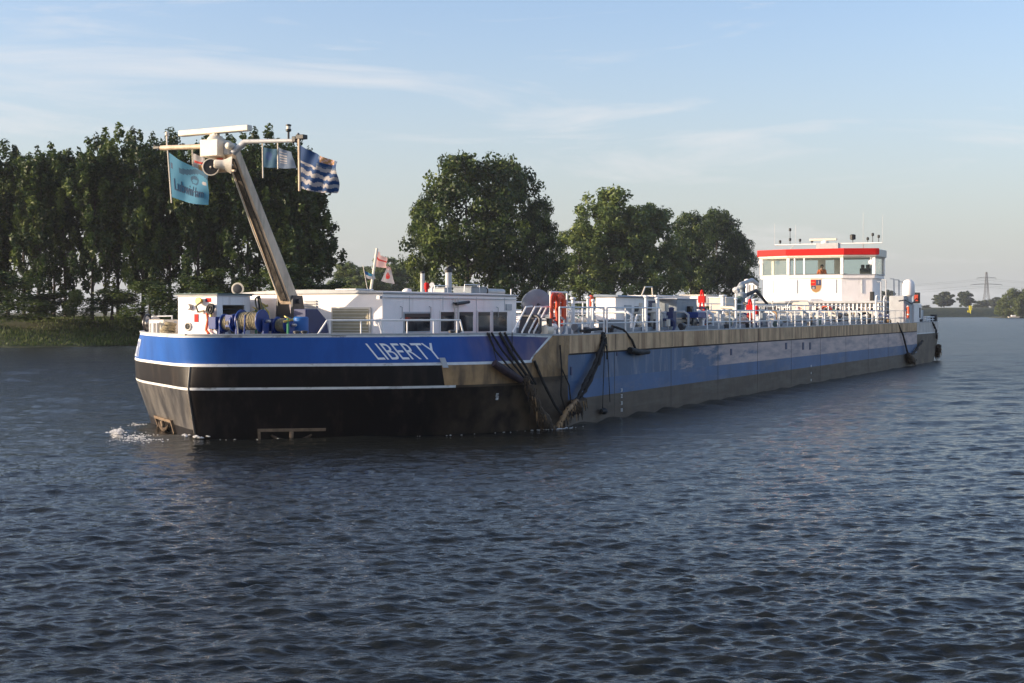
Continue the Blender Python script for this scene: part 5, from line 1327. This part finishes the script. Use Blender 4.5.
# stern wash to the right of the hull
wash = .09 * np.exp(-((TT_ - 11 - .12 * (SS_ - 40)) / 1.2) ** 2) * (SS_ > 10) * np.sin(SS_ * 2.2 + TT_)
ZZ += wash * np.clip(1 - SS_ / 120, 0, 1)
nr, nc = XX.shape
me = bpy.data.meshes.new('river_water')
co = np.stack([XX, YY, ZZ], -1).reshape(-1, 3)
flat = np.array([(-3000, -300, -.42), (3000, -300, -.42), (3000, 2200, -.42), (-3000, 2200, -.42)])
idx = np.arange(nr * nc).reshape(nr, nc)
q = np.stack([idx[:-1, :-1], idx[:-1, 1:], idx[1:, 1:], idx[1:, :-1]], -1).reshape(-1, 4)
q = np.concatenate([q, [[nr * nc, nr * nc + 1, nr * nc + 2, nr * nc + 3]]]); co = np.concatenate([co, flat])
me.vertices.add(len(co)); me.vertices.foreach_set('co', co.ravel()); me.loops.add(q.size); me.loops.foreach_set('vertex_index', q.ravel())
me.polygons.add(len(q)); me.polygons.foreach_set('loop_start', np.arange(0, q.size, 4)); me.update(calc_edges=True); me.shade_smooth()
wm = bpy.data.materials.new('water'); wm.use_nodes = True; nt = wm.node_tree; b = nt.nodes['Principled BSDF']
b.inputs['Base Color'].default_value = (0.012, 0.014, 0.013, 1); b.inputs['Roughness'].default_value = .07; b.inputs['IOR'].default_value = 1.333
tc = nt.nodes.new('ShaderNodeTexCoord')
def nz(scale, det, mp): 
    m_ = nt.nodes.new('ShaderNodeMapping'); m_.inputs['Scale'].default_value = mp; m_.inputs['Rotation'].default_value = (0, 0, .12); nt.links.new(tc.outputs['Object'], m_.inputs[0])
    n_ = nt.nodes.new('ShaderNodeTexNoise'); n_.inputs['Scale'].default_value = scale; n_.inputs['Detail'].default_value = det; n_.inputs['Roughness'].default_value = .6; nt.links.new(m_.outputs[0], n_.inputs['Vector']); return n_
n1 = nz(2.6, 4, (.5, 1.6, 1)); n2 = nz(10, 3, (.6, 1.5, 1)); n3 = nz(.8, 2, (.45, 1.5, 1)); n4 = nz(3.0, 3, (.55, 1.6, 1))
lod = nt.nodes.new('ShaderNodeAttribute'); lod.attribute_name = 'unresolved'
b4 = nt.nodes.new('ShaderNodeBump'); b4.inputs['Distance'].default_value = .22; nt.links.new(lod.outputs['Fac'], b4.inputs['Strength']); nt.links.new(n4.outputs['Fac'], b4.inputs['Height'])
b1 = nt.nodes.new('ShaderNodeBump'); b1.inputs['Strength'].default_value = 1; b1.inputs['Distance'].default_value = .045
b2 = nt.nodes.new('ShaderNodeBump'); b2.inputs['Strength'].default_value = 1; b2.inputs['Distance'].default_value = .012
b3 = nt.nodes.new('ShaderNodeBump'); b3.inputs['Strength'].default_value = 1; b3.inputs['Distance'].default_value = .07
nt.links.new(n3.outputs['Fac'], b3.inputs['Height']); nt.links.new(n1.outputs['Fac'], b1.inputs['Height']); nt.links.new(b3.outputs[0], b1.inputs['Normal'])
nt.links.new(n2.outputs['Fac'], b2.inputs['Height']); nt.links.new(b1.outputs[0], b2.inputs['Normal']); nt.links.new(b2.outputs[0], b4.inputs['Normal']); nt.links.new(b4.outputs[0], b.inputs['Normal'])
un = np.clip((np.sqrt(XX ** 2 + YY ** 2) - 30) / 70, 0, 1).reshape(-1); un = np.concatenate([un, np.ones(4)])
at_ = me.attributes.new('unresolved', 'FLOAT', 'POINT'); at_.data.foreach_set('value', un.astype(np.float32))
rm = nt.nodes.new('ShaderNodeMath'); rm.operation = 'MULTIPLY_ADD'; rm.inputs[1].default_value = .18; rm.inputs[2].default_value = .07; nt.links.new(lod.outputs['Fac'], rm.inputs[0]); nt.links.new(rm.outputs[0], b.inputs['Roughness'])
me.materials.append(wm)
wo = bpy.data.objects.new('river_water', me); COL.objects.link(wo); tag(wo, kind='structure')

# foam: small rough blobs and sheets of white water at the bow and along the side
mat('foam', (.72, .70, .66), .8, var=.1)
fm = MB(); fr = random.Random(3)
def blob(x, y, r, zs=.4, z=.0):
    n = 7; pts = [(x + r * (1 + fr.uniform(-.35, .35)) * math.cos(k * 2 * math.pi / n) * 1.4, y + r * (1 + fr.uniform(-.35, .35)) * math.sin(k * 2 * math.pi / n), z + .0) for k in range(n)]
    top = (x, y, z + r * zs); base = (x, y, z - r * .5)
    fm.add(pts + [top, base], [(k, (k + 1) % n, n) for k in range(n)] + [((k + 1) % n, k, n + 1) for k in range(n)], 'foam')
def foam_px(x0, x1, y0, y1, n, r0, r1, lift=.04):
    for _ in range(n):
        px, py = fr.gauss((x0 + x1) / 2, (x1 - x0) / 4), fr.gauss((y0 + y1) / 2, (y1 - y0) / 4); Y = F * HC / (py - HOR); p = ((px - CX) / F * Y, Y); blob(p[0], p[1], fr.uniform(r0, r1), .7, fr.uniform(.0, lift + .03))
foam_px(111, 123, 433, 438, 240, .012, .045, .14); foam_px(124, 172, 439, 443, 420, .008, .03, .05); foam_px(118, 160, 436, 441, 160, .008, .03, .06); foam_px(128, 148, 425, 428, 110, .008, .028)
for u in np.arange(.2, 12, .07):
    if fr.random() < .16:
        p = Wd(Hp(u, 0, .12 + fr.random() * .25)); blob(p.x, p.y, fr.uniform(.01, .035), .5, .0)
for _ in range(26):
    p = Wd(Hp(fr.gauss(0, .2), 0, .1 + fr.random() * .3)); blob(p.x, p.y, fr.uniform(.02, .07), .8, .05 + fr.random() * .08)
for _ in range(40):
    u = hp(545, 430)[0] + fr.gauss(0, .5); p = Wd(Hp(u, 0, .3 + fr.random() * .4)); blob(p.x, p.y, fr.uniform(.015, .04), .6, .02)
tag(build(fm, 'bow_wave_foam', space='world', base=(0, 0, 0), smooth=80), 'white foam breaking at the bow and along the waterline of the ship', 'foam', kind='stuff')
# ------------------------------------------------------------------ trees
def tree_meshes(seed, Hh, R, kind, leaf, nclu, nleaf, lsz, z_lo=.12):
    """trunk mesh (with limbs) and crown mesh"""
    r = np.random.default_rng(seed); rr = random.Random(seed)
    def env(f):       # crown radius at height fraction
        if kind == 'poplar': return R * (np.interp(f, [0, .12, .3, .6, .85, .95, 1], [.35, .75, 1, .95, .68, .4, .05]))
        if kind == 'bush': return R * np.interp(f, [0, .2, .5, .8, 1], [.8, 1, .95, .65, .1])
        return R * np.interp(f, [0, .1, .3, .6, .82, .95, 1], [.4, .8, 1, .98, .72, .4, .08])
    m = MB(); lean = rr.uniform(-.03, .03) * Hh
    tr = [(lean * q + rr.uniform(-.1, .1) * q, rr.uniform(-.1, .1) * q, Hh * q * .93) for q in (0, .1, .25, .45, .65, .85, 1)]
    r0 = (.0095 if kind == 'poplar' else .014) * Hh if kind != 'bush' else .02 * Hh
    m.tube(tr, [r0 * 1.25, r0, r0 * .85, r0 * .65, r0 * .45, r0 * .25, r0 * .08], 'bark', 8)
    ends = []
    nl = 26 if kind != 'bush' else 8
    for k in range(nl):
        f = rr.uniform(.12, .86); az = rr.uniform(0, 6.28); el = math.radians(rr.uniform(48, 72) if kind == 'poplar' else rr.uniform(15, 60))
        z = Hh * f * .93; x0 = lean * f; Rr = env(min(.98, f + .12)) * rr.uniform(.75, 1.05); L = Rr / max(.25, math.cos(el)); L = min(L, (Hh * .98 - z) / max(.3, math.sin(el)) + .5, Hh * .42)
        d = Vector((math.cos(az) * math.cos(el), math.sin(az) * math.cos(el), math.sin(el))); a = Vector((x0, 0, z)); pts = [a]
        for q in (.35, .7, 1.0): pts.append(a + d * L * q + Vector((0, 0, -.04 * L * q * q if kind != 'poplar' else .10 * L * q * q)) + Vector((rr.uniform(-.2, .2), rr.uniform(-.2, .2), 0)))
        rl = r0 * .42 * (1 - .6 * f); m.tube(pts, [rl, rl * .7, rl * .4, rl * .12], 'bark', 5); ends += pts[1:]
        for _ in range(2):
            b = pts[rr.choice([1, 2])]; c = b + Vector((rr.uniform(-1, 1), rr.uniform(-1, 1), rr.uniform(.2, 1))).normalized() * L * .35; m.tube([b, c], [rl * .35, rl * .08], 'bark', 4); ends.append(c)
    cen = []; rad = []
    for e in ends:
        if e.z > Hh * z_lo: cen.append(tuple(e)); rad.append(1.0)
    while len(cen) < nclu:
        f = rr.uniform(z_lo, 1.0) ** .92; az = rr.uniform(0, 6.28); q = rr.uniform(.35, 1.0) ** .6 * env(f) * rr.uniform(.86, 1.1)
        cen.append((lean * f + q * math.cos(az), q * math.sin(az), Hh * f)); rad.append(1.0)
    cen = np.array(cen)[:max(nclu, 1)] if len(cen) > nclu else np.array(cen)
    C = len(cen); cr = (R * .165 if kind == 'poplar' else R * .155) * r.uniform(.6, 1.35, C)
    if kind == 'bush': cr = R * .28 * r.uniform(.6, 1.2, C)
    ti = np.clip(r.normal(.42, .3, C), 0, 1)
    P_ = []; T_ = []
    per = (nleaf * (cr / cr.mean()) ** 2).astype(int)
    who = np.repeat(np.arange(C), per); N = len(who)
    g = r.normal(0, 1, (N, 3)); g /= np.linalg.norm(g, axis=1)[:, None]; rd = r.uniform(0, 1, N) ** .45
    zst = 2.1 if kind == 'poplar' else 1.0
    pos = cen[who] + g * (rd * cr[who])[:, None] * np.array([1, 1, zst])
    nrm = g * .8 + r.normal(0, .7, (N, 3)) + np.array([0, 0, .3]); nrm /= np.linalg.norm(nrm, axis=1)[:, None]
    ax = np.cross(nrm, r.normal(0, 1, (N, 3))); ax /= np.linalg.norm(ax, axis=1)[:, None]; bx_ = np.cross(nrm, ax)
    sz = lsz * r.uniform(.6, 1.3, N)[:, None]
    v = np.stack([pos - ax * sz * .62, pos + bx_ * sz * .34, pos + ax * sz * .62, pos - bx_ * sz * .34], 1).reshape(-1, 3)
    f = np.arange(N * 4).reshape(N, 4)
    tint = np.clip(ti[who] + r.normal(0, .16, N), 0, 1)
    me = bpy.data.meshes.new('crown'); me.vertices.add(N * 4); me.vertices.foreach_set('co', v.ravel()); me.loops.add(N * 4); me.loops.foreach_set('vertex_index', f.ravel())
    me.polygons.add(N); me.polygons.foreach_set('loop_start', np.arange(0, N * 4, 4)); me.update(calc_edges=True)
    at = me.attributes.new('tint', 'FLOAT', 'FACE'); at.data.foreach_set('value', tint.astype(np.float32)); me.materials.append(MATS[leaf])
    tm = bpy.data.meshes.new('trunk'); tm.from_pydata([tuple(x) for x in m.v], [], m.f); tm.materials.append(MATS['bark'])
    return tm, me
def plant(name, pair, loc, rz, sc, label, cat, group=None):
    t = bpy.data.objects.new(name, None); COL.objects.link(t); t.location = loc; t.rotation_euler = (0, 0, rz); t.scale = sc; tag(t, label, cat, group)
    for n_, me_ in zip(('trunk', 'crown'), pair):
        o = bpy.data.objects.new(n_, me_); COL.objects.link(o); o.parent = t
    return t
pop = [tree_meshes(100 + i, 20, 2.9, 'poplar', 'leaf_poplar', 145, 78, .38, .03) for i in range(6)]
def ztree(py, Y): return HC - (py - HOR) * Y / F
tr_ = random.Random(21)
def put(name, pool, i, px, py_top, Y, w, label, cat='tree', group=None, H0=20.0, R0=2.9, gz=3.0):
    h = (ztree(py_top, Y) - gz) * (.975 if name == 'poplar_tree' else .965); R = w / 2 * Y / F
    sx = R / R0; return plant(name, pool[i % len(pool)], ((px - CX) / F * Y, Y, gz), tr_.uniform(0, 6.28), (sx, sx, h / H0), label, cat, group)
PG = 'poplars in the row on the left bank'
spec = [(-20, 142, 172, 46, 'poplar cut by the left edge of the picture'), (8, 139, 176, 46, 'leftmost whole poplar of the row, at the picture edge'), (38, 137, 170, 44, 'second poplar from the left, above the grassy bank'),
 (66, 138, 178, 42, 'poplar just left of the small bright bush'), (92, 131, 170, 44, 'poplar right above the small bright bush on the bank'), (118, 128, 176, 42, 'poplar between the bright bush and the barge bow'),
 (143, 130, 170, 42, 'poplar standing behind the very tip of the bow'), (170, 127, 175, 44, 'poplar directly behind the teal flag and its pole'), (197, 126, 170, 44, 'poplar behind the left half of the radar scanner'), (222, 125, 176, 42, 'poplar behind the radar housing and loudspeakers'),
 (246, 126, 170, 44, 'poplar behind the right end of the radar scanner'), (272, 128, 176, 42, 'poplar behind the two small hanging flags'), (296, 134, 171, 44, 'poplar behind the pole of the striped flag'), (312, 166, 174, 44, 'last and lowest poplar at the right end of the row, beside open sky')]
for i, (px, py, Y, w, lb) in enumerate(spec): put('poplar_tree', pop, i, px, py, Y, w * 1.22, lb, 'tree', PG)
for i, (px, py, w, lb) in enumerate(((24, 140, 46, 'back row poplar filling the gap right of the leftmost whole poplar'), (54, 136, 46, 'back row poplar above the ground left of the bright bush'), (105, 132, 46, 'back row poplar in the gap just right of the bright bush'), (156, 132, 46, 'back row poplar just left of the teal flag pole'), (210, 130, 46, 'back row poplar seen between radar housing and teal flag'), (259, 130, 46, 'back row poplar just left of the hanging dark blue flag'), (284, 134, 46, 'back row poplar between the pale flag and the striped flag'))):
    put('poplar_tree', pop, i + 3, px, py, 187, w, lb, 'tree', PG)
low_ = [tree_meshes(140 + i, 8, 3.6, 'bush', 'leaf_poplar', 60, 90, .32, .02) for i in range(3)]
for i, (px, py, w, lb) in enumerate(((-5, 262, 80, 'dark undergrowth bush at the left picture edge under the poplars'), (40, 283, 70, 'dark low bush under the poplars left of the bright bush'), (112, 280, 62, 'dark bush under the poplars right of the bright bush'), (150, 272, 60, 'dark bush behind the bow railing'), (195, 262, 66, 'dark bush behind the white bow locker'), (240, 268, 60, 'dark bush behind the deck lamp'), (285, 255, 70, 'dark bush behind the foot of the leaning mast'), (325, 272, 46, 'dark bush at the right end of the poplar row'))):
    put('dark_bush', low_, i, px, py + 8, 163 + 2 * (i % 3), w * 1.25, lb, 'bush', 'dark bushes below the poplars', 8, 3.6)
bb = [tree_meshes(150, 4, 2.0, 'bush', 'leaf_bright', 34, 110, .24, .02)]
put('bright_bush', bb, 0, 74, 288, 163, 30, 'small bright yellow-green bush on the grassy bank', 'bush', None, 4, 2.0)
brd = [tree_meshes(160 + i, 28, 10.5, 'broad', 'leaf_poplar', 250, 75, .62, .06) for i in range(2)]
olv = [tree_meshes(170 + i, 24, 8.5, 'broad', 'leaf_olive', 230, 75, .62, .04) for i in range(3)]
MG = 'big trees behind the deckhouse and the open deck'
for px, py, Y, w, i, lb in ((468, 152, 232, 122, 0, 'tall dark tree behind the deckhouse roof with flags'), (508, 158, 240, 96, 1, 'tall dark tree behind the right half of the deckhouse'), (538, 198, 236, 56, 0, 'lower dark tree on the right flank of the two tall ones behind the deckhouse'), (424, 196, 236, 44, 1, 'dark tree on the left flank behind the exhaust pipes')):
    put('broad_tree', brd, i, px, py, Y, w, lb, 'tree', MG, 28, 10.5)
for px, py, Y, w, i, lb in ((580, 222, 300, 76, 0, 'olive green tree behind the orange hoses'), (614, 186, 305, 100, 1, 'tallest olive green tree, behind the pump house'), (650, 202, 312, 78, 2, 'olive green tree behind the ladder hoop')):
    put('broad_tree', olv, i, px, py, Y, w, lb, 'tree', MG, 24, 8.5)
for px, py, Y, w, i, lb in ((691, 212, 345, 66, 1, 'dark rounded tree left of centre in the clump before the wheelhouse'), (718, 208, 352, 66, 0, 'dark rounded tree behind the red hose reel'), (738, 232, 348, 42, 1, 'dark rounded tree right beside the wheelhouse')):
    put('broad_tree', brd, i, px, py, Y, w, lb, 'tree', MG, 28, 10.5)
far = [tree_meshes(180 + i, 18, 8, 'broad', 'leaf_far', 150, 80, 1.1, .02) for i in range(3)]
FG = 'distant trees'
for px, py, Y, w, i, lb in ((352, 262, 430, 44, 0, 'distant pale green tree left of the roof flags'), (385, 256, 440, 40, 1, 'distant pale green tree right behind the roof flags'), (408, 262, 450, 34, 2, 'distant pale green tree right of the roof flags'), (366, 270, 420, 40, 1, 'low distant tree directly behind the roof pole')):
    put('distant_tree', olv, i, px, py, Y, w * 1.3, lb, 'tree', FG, 24, 8.5, 3.5)
for px, py, Y, w, i, lb in ((944, 291.5, 1130, 26, 0, 'wide distant tree on the dike right of the stern'), (966, 291, 1120, 20, 1, 'round distant tree on the dike above the yellow beacon'), (981, 300, 1250, 18, 2, 'low distant tree at the foot of the lattice pylon'), (996, 297, 1300, 20, 0, 'low distant tree right of the lattice pylon'), (888, 290, 1100, 22, 1, 'distant tree seen behind the posts of the stern deck'), (925, 305, 1150, 12, 2, 'small distant bush on the dike close to the stern rail')):
    put('distant_tree', far, i, px, py, Y, w, lb, 'tree', FG, 18, 8, 5.5)
wil = [tree_meshes(190 + i, 14, 7, 'bush', 'leaf_bright', 110, 80, .8, .0) for i in range(2)]
for px, py, w, i, lb in ((1004, 298, 16, 0, 'small bright green shrub at the water edge, leftmost at the right picture edge'), (1013, 290, 24, 1, 'bright green willow on the shore at the right picture edge'), (1030, 288, 28, 0, 'bright green willow cut by the right picture edge')):
    put('willow', wil, i, px, py, 900, w, lb, 'tree', 'willows on the right shore', 14, 7, .3)
# ground spit under the willows
sp = MB(); c0 = world_px(1060, 316, 905); pts = []
for k in range(40):
    a = k / 40 * 2 * math.pi; pts.append((c0.x + 44 * math.cos(a) * (1 + .07 * math.sin(3 * a)), 912 + 18 * math.sin(a), -.3))
top = [(c0.x + (p[0] - c0.x) * .9, 912 + (p[1] - 912) * .9, .6) for p in pts]; N = 40
sp.add(pts + top, [tuple(range(N, 2 * N))] + [(i, (i + 1) % N, N + (i + 1) % N, N + i) for i in range(N)], 'soil')
tag(build(sp, 'shore', space='world'), kind='structure')
# grass on the left bank (uncountable)
r = np.random.default_rng(9); Ng = 42000
pxs = r.uniform(-160, 420, Ng); ofw = np.interp(pxs, [q[0] for q in wl], [q[1] for q in wl]); Yw = F * HC / ofw; dd = r.uniform(0.6, 20, Ng)
gz = np.interp(dd, [0, 1, 5, 10, 14, 60], [0, .25, 1.4, 2.65, 3.1, 3.1]); Yg = Yw + dd; Xg = (pxs - CX) / F * Yg
hh = r.uniform(.12, .38, Ng) * (1 + .5 * np.sin(Xg * .35) * np.sin(Yg * .7 + Xg * .13)); ww = r.uniform(.05, .14, Ng); an = r.uniform(0, math.pi, Ng); lx = r.normal(0, .15, Ng)
v = np.stack([np.stack([Xg - ww * np.cos(an), Yg - ww * np.sin(an), gz - .1], -1), np.stack([Xg + ww * np.cos(an), Yg + ww * np.sin(an), gz - .1], -1), np.stack([Xg + lx, Yg + lx * .5, gz + hh], -1)], 1).reshape(-1, 3)
me = bpy.data.meshes.new('tall_grass'); me.vertices.add(Ng * 3); me.vertices.foreach_set('co', v.ravel()); me.loops.add(Ng * 3); me.loops.foreach_set('vertex_index', np.arange(Ng * 3)); me.polygons.add(Ng); me.polygons.foreach_set('loop_start', np.arange(0, Ng * 3, 3)); me.update(calc_edges=True)
at = me.attributes.new('tint', 'FLOAT', 'FACE'); at.data.foreach_set('value', np.clip(r.normal(.4, .25, Ng) + .25 * np.sin(Xg * .2), 0, 1).astype(np.float32)); me.materials.append(MATS['grass'])
go = bpy.data.objects.new('tall_grass', me); COL.objects.link(go); tag(go, 'tall grass covering the left river bank', 'grass', kind='stuff')

# ------------------------------------------------------------------ pylon, wires, beacon
Yp = 1400.0; bx0 = world_px(986.5, 306, Yp); hP = ztree(270.5, Yp) - 3
pyl = bpy.data.objects.new('lattice_pylon', None); COL.objects.link(pyl); pyl.location = (bx0.x, Yp, 3.0); tag(pyl, 'grey steel lattice pylon far away on the right horizon', 'pylon')
def lattice(m):
    def cor(z): w = np.interp(z / hP, [0, .45, 1], [4.2, 1.9, .45]); return [(w * a, w * b, z) for a, b in ((-1, -1), (1, -1), (1, 1), (-1, 1))]
    zs_ = [0, 7, 13, 18.5, 23, 27, 30.5, 33.5, 36, hP - 1.5]
    for k in range(len(zs_) - 1):
        A_, B_ = cor(zs_[k]), cor(zs_[k + 1])
        for i in range(4):
            m.tube([A_[i], B_[i]], .22, 'pylon_grey', 4); m.tube([A_[i], B_[(i + 1) % 4]], .11, 'pylon_grey', 4); m.tube([A_[(i + 1) % 4], B_[i]], .11, 'pylon_grey', 4); m.tube([B_[i], B_[(i + 1) % 4]], .11, 'pylon_grey', 4)
m = MB(); lattice(m)
def world_child(mb, name, par, mi='steel'):
    me_ = bpy.data.meshes.new(name); me_.from_pydata([tuple(x) for x in mb.v], [], mb.f)
    for n_ in mb.names: me_.materials.append(MATS[n_])
    me_.polygons.foreach_set('material_index', mb.m)
    o_ = bpy.data.objects.new(name, me_); COL.objects.link(o_); o_.parent = par; return o_
world_child(m, 'lattice_tower', pyl)
armz = [(ztree(284.5, Yp) - 3, 15.5), (ztree(278, Yp) - 3, 9.5)]
for z, L in armz:
    m = MB(); 
    for q in (-1, 1): m.tube([(0, 0, z + 1.2), (q * L, 0, z)], .14, 'pylon_grey', 4); m.tube([(0, 0, z), (q * L, 0, z)], .16, 'pylon_grey', 4); m.tube([(q * L, 0, z), (q * L, 0, z - 1.5)], .12, 'pylon_grey', 4)
    world_child(m, 'crossarm', pyl)
for z, L in armz:
    for q, nm_ in ((-1, 'left'), (1, 'right')):
        for dr, dn in ((1, 'to the right'), (-1, 'to the left')):
            m = MB(); a = Vector((bx0.x + q * L, Yp, 3 + z - 1.5)); b = a + Vector((dr * 330, dr * -60 + 30, 0)); pts = [a.lerp(b, k / 14) + Vector((0, 0, -9 * math.sin(math.pi * k / 14))) for k in range(15)]
            m.tube(pts, .05, 'pylon_grey', 4); tag(build(m, 'power_line', space='world'), f'thin wire running {dn} from the {nm_} end of the {"lower" if z == armz[0][0] else "upper"} pylon arm', 'wire', 'power lines of the far pylon')
bc = world_px(970.5, 316, 1000); 
beacon = bpy.data.objects.new('navigation_beacon', None); COL.objects.link(beacon); beacon.location = (bc.x, 1000, 0); tag(beacon, 'yellow navigation beacon standing in the water before the far dike', 'beacon')
m = MB(); m.tube([(0, 0, -1), (0, 0, 5.2)], .45, 'yellow', 10); world_child(m, 'pole', beacon)
m = MB(); m.box(-1.0, 1.0, -.3, .3, 5.0, 8.2, 'yellow'); world_child(m, 'topmark', beacon)
m = MB(); m.box(-2.2, -.4, -.28, .28, 3.2, 4.8, 'yellow'); world_child(m, 'side_board', beacon)
# pale boat at the right shore
m = MB(); c1 = world_px(1013, 315.5, 888)
m.hexa([(c1.x - 3, 886, -.2), (c1.x + 3, 886, -.2), (c1.x + 3, 888, -.2), (c1.x - 3, 888, -.2), (c1.x - 3.8, 885.6, .9), (c1.x + 3.8, 885.6, .9), (c1.x + 3.4, 888.4, .9), (c1.x - 3.4, 888.4, .9)], 'cream'); m.box(c1.x - 1.5, c1.x + 1.2, 886.3, 887.7, .9, 1.7, 'white')
tag(build(m, 'moored_boat', space='world'), 'tiny pale boat moored under the willows at the right edge', 'boat')

# ------------------------------------------------------------------ camera, sun, sky, haze
cam = bpy.data.cameras.new('camera'); co_ = bpy.data.objects.new('camera', cam); COL.objects.link(co_)
cam.sensor_width = 36; cam.lens = 36 * F / 1024; cam.clip_end = 20000; cam.clip_start = .1
co_.location = (0, 0, HC); co_.rotation_euler = (math.radians(90), 0, 0); cam.shift_y = -(341.5 - HOR) / 1024
scene.camera = co_
EL = math.radians(13.5); Ld = Vector((-.985, -.15, 0)).normalized() * math.cos(EL) + Vector((0, 0, math.sin(EL)))
sl = bpy.data.lights.new('sun', 'SUN'); sl.energy = SUN_E; sl.angle = math.radians(.55); sl.color = (1.0, .80, .58)
so = bpy.data.objects.new('sun', sl); COL.objects.link(so); so.rotation_euler = (-Ld).to_track_quat('-Z', 'Y').to_euler()
w = bpy.data.worlds.new('World'); scene.world = w; w.use_nodes = True; nt = w.node_tree; bg = nt.nodes['Background']; bg.inputs['Strength'].default_value = SKY_S
sky = nt.nodes.new('ShaderNodeTexSky'); sky.sky_type = 'NISHITA'; sky.sun_disc = False; sky.sun_elevation = EL
sky.sun_rotation = math.atan2(Ld.x, Ld.y)
sky.air_density = 1.0; sky.dust_density = 2.2; sky.ozone_density = 1.0
tc = nt.nodes.new('ShaderNodeTexCoord')
# wispy clouds by direction
sep = nt.nodes.new('ShaderNodeSeparateXYZ'); nt.links.new(tc.outputs['Generated'], sep.inputs[0])
mp = nt.nodes.new('ShaderNodeMapping'); mp.inputs['Scale'].default_value = (2.6, 2.6, 19); mp.inputs['Rotation'].default_value = (0.0, .06, 0); mp.inputs['Location'].default_value = (CL_X, 0, CL_Z); nt.links.new(tc.outputs['Generated'], mp.inputs[0])
nn = nt.nodes.new('ShaderNodeTexNoise'); nn.inputs['Scale'].default_value = 1.5; nn.inputs['Detail'].default_value = 7; nn.inputs['Roughness'].default_value = .62; nn.inputs['Distortion'].default_value = .6; nt.links.new(mp.outputs[0], nn.inputs['Vector'])
rp_ = nt.nodes.new('ShaderNodeValToRGB'); rp_.color_ramp.elements[0].position = .52; rp_.color_ramp.elements[1].position = .74; rp_.color_ramp.elements[1].color = (.6, .6, .6, 1); nt.links.new(nn.outputs['Fac'], rp_.inputs[0])
mx = nt.nodes.new('ShaderNodeMix'); mx.data_type = 'RGBA'; nt.links.new(rp_.outputs[0], mx.inputs['Factor'])
tint = nt.nodes.new('ShaderNodeMix'); tint.data_type = 'RGBA'; tint.blend_type = 'MULTIPLY'; tint.inputs['Factor'].default_value = 1; tint.inputs['B'].default_value = SKY_TINT
nt.links.new(sky.outputs[0], tint.inputs['A'])
mr = nt.nodes.new('ShaderNodeMapRange'); mr.interpolation_type = 'SMOOTHSTEP'; mr.inputs['From Min'].default_value = -.05; mr.inputs['From Max'].default_value = .26; mr.inputs['To Min'].default_value = .78; mr.inputs['To Max'].default_value = 0; nt.links.new(sep.outputs['Z'], mr.inputs['Value'])
low_air = nt.nodes.new('ShaderNodeMix'); low_air.data_type = 'RGBA'; nt.links.new(mr.outputs[0], low_air.inputs['Factor']); nt.links.new(tint.outputs['Result'], low_air.inputs['A']); low_air.inputs['B'].default_value = LOW_AIR
nt.links.new(low_air.outputs['Result'], mx.inputs['A']); mx.inputs['B'].default_value = CLOUD; nt.links.new(mx.outputs['Result'], bg.inputs['Color'])
if HAZE > 0:
    hb = MB(); hb.box(-1500, 1700, -60, 2400, -2.5, 62, 'white'); ho_ = build(hb, 'haze', space='world'); ho_.data.materials.clear()
    hm_ = bpy.data.materials.new('haze'); hm_.use_nodes = True; t_ = hm_.node_tree; t_.nodes.remove(t_.nodes['Principled BSDF']); pv = t_.nodes.new('ShaderNodeVolumePrincipled'); pv.inputs['Density'].default_value = HAZE; pv.inputs['Color'].default_value = (.85, .9, 1, 1); pv.inputs['Anisotropy'].default_value = .2
    t_.links.new(pv.outputs[0], t_.nodes['Material Output'].inputs['Volume']); ho_.data.materials.append(hm_); tag(ho_, 'thin pale evening haze over the river', 'haze', kind='stuff')
scene.cycles.max_bounces = 8; scene.cycles.transparent_max_bounces = 12; scene.cycles.volume_bounces = 0; scene.cycles.use_denoising = True
scene.view_settings.view_transform = 'Standard'; scene.view_settings.look = 'None'; scene.view_settings.exposure = EXPO; scene.view_settings.gamma = 1
scene.view_settings.use_curve_mapping = False
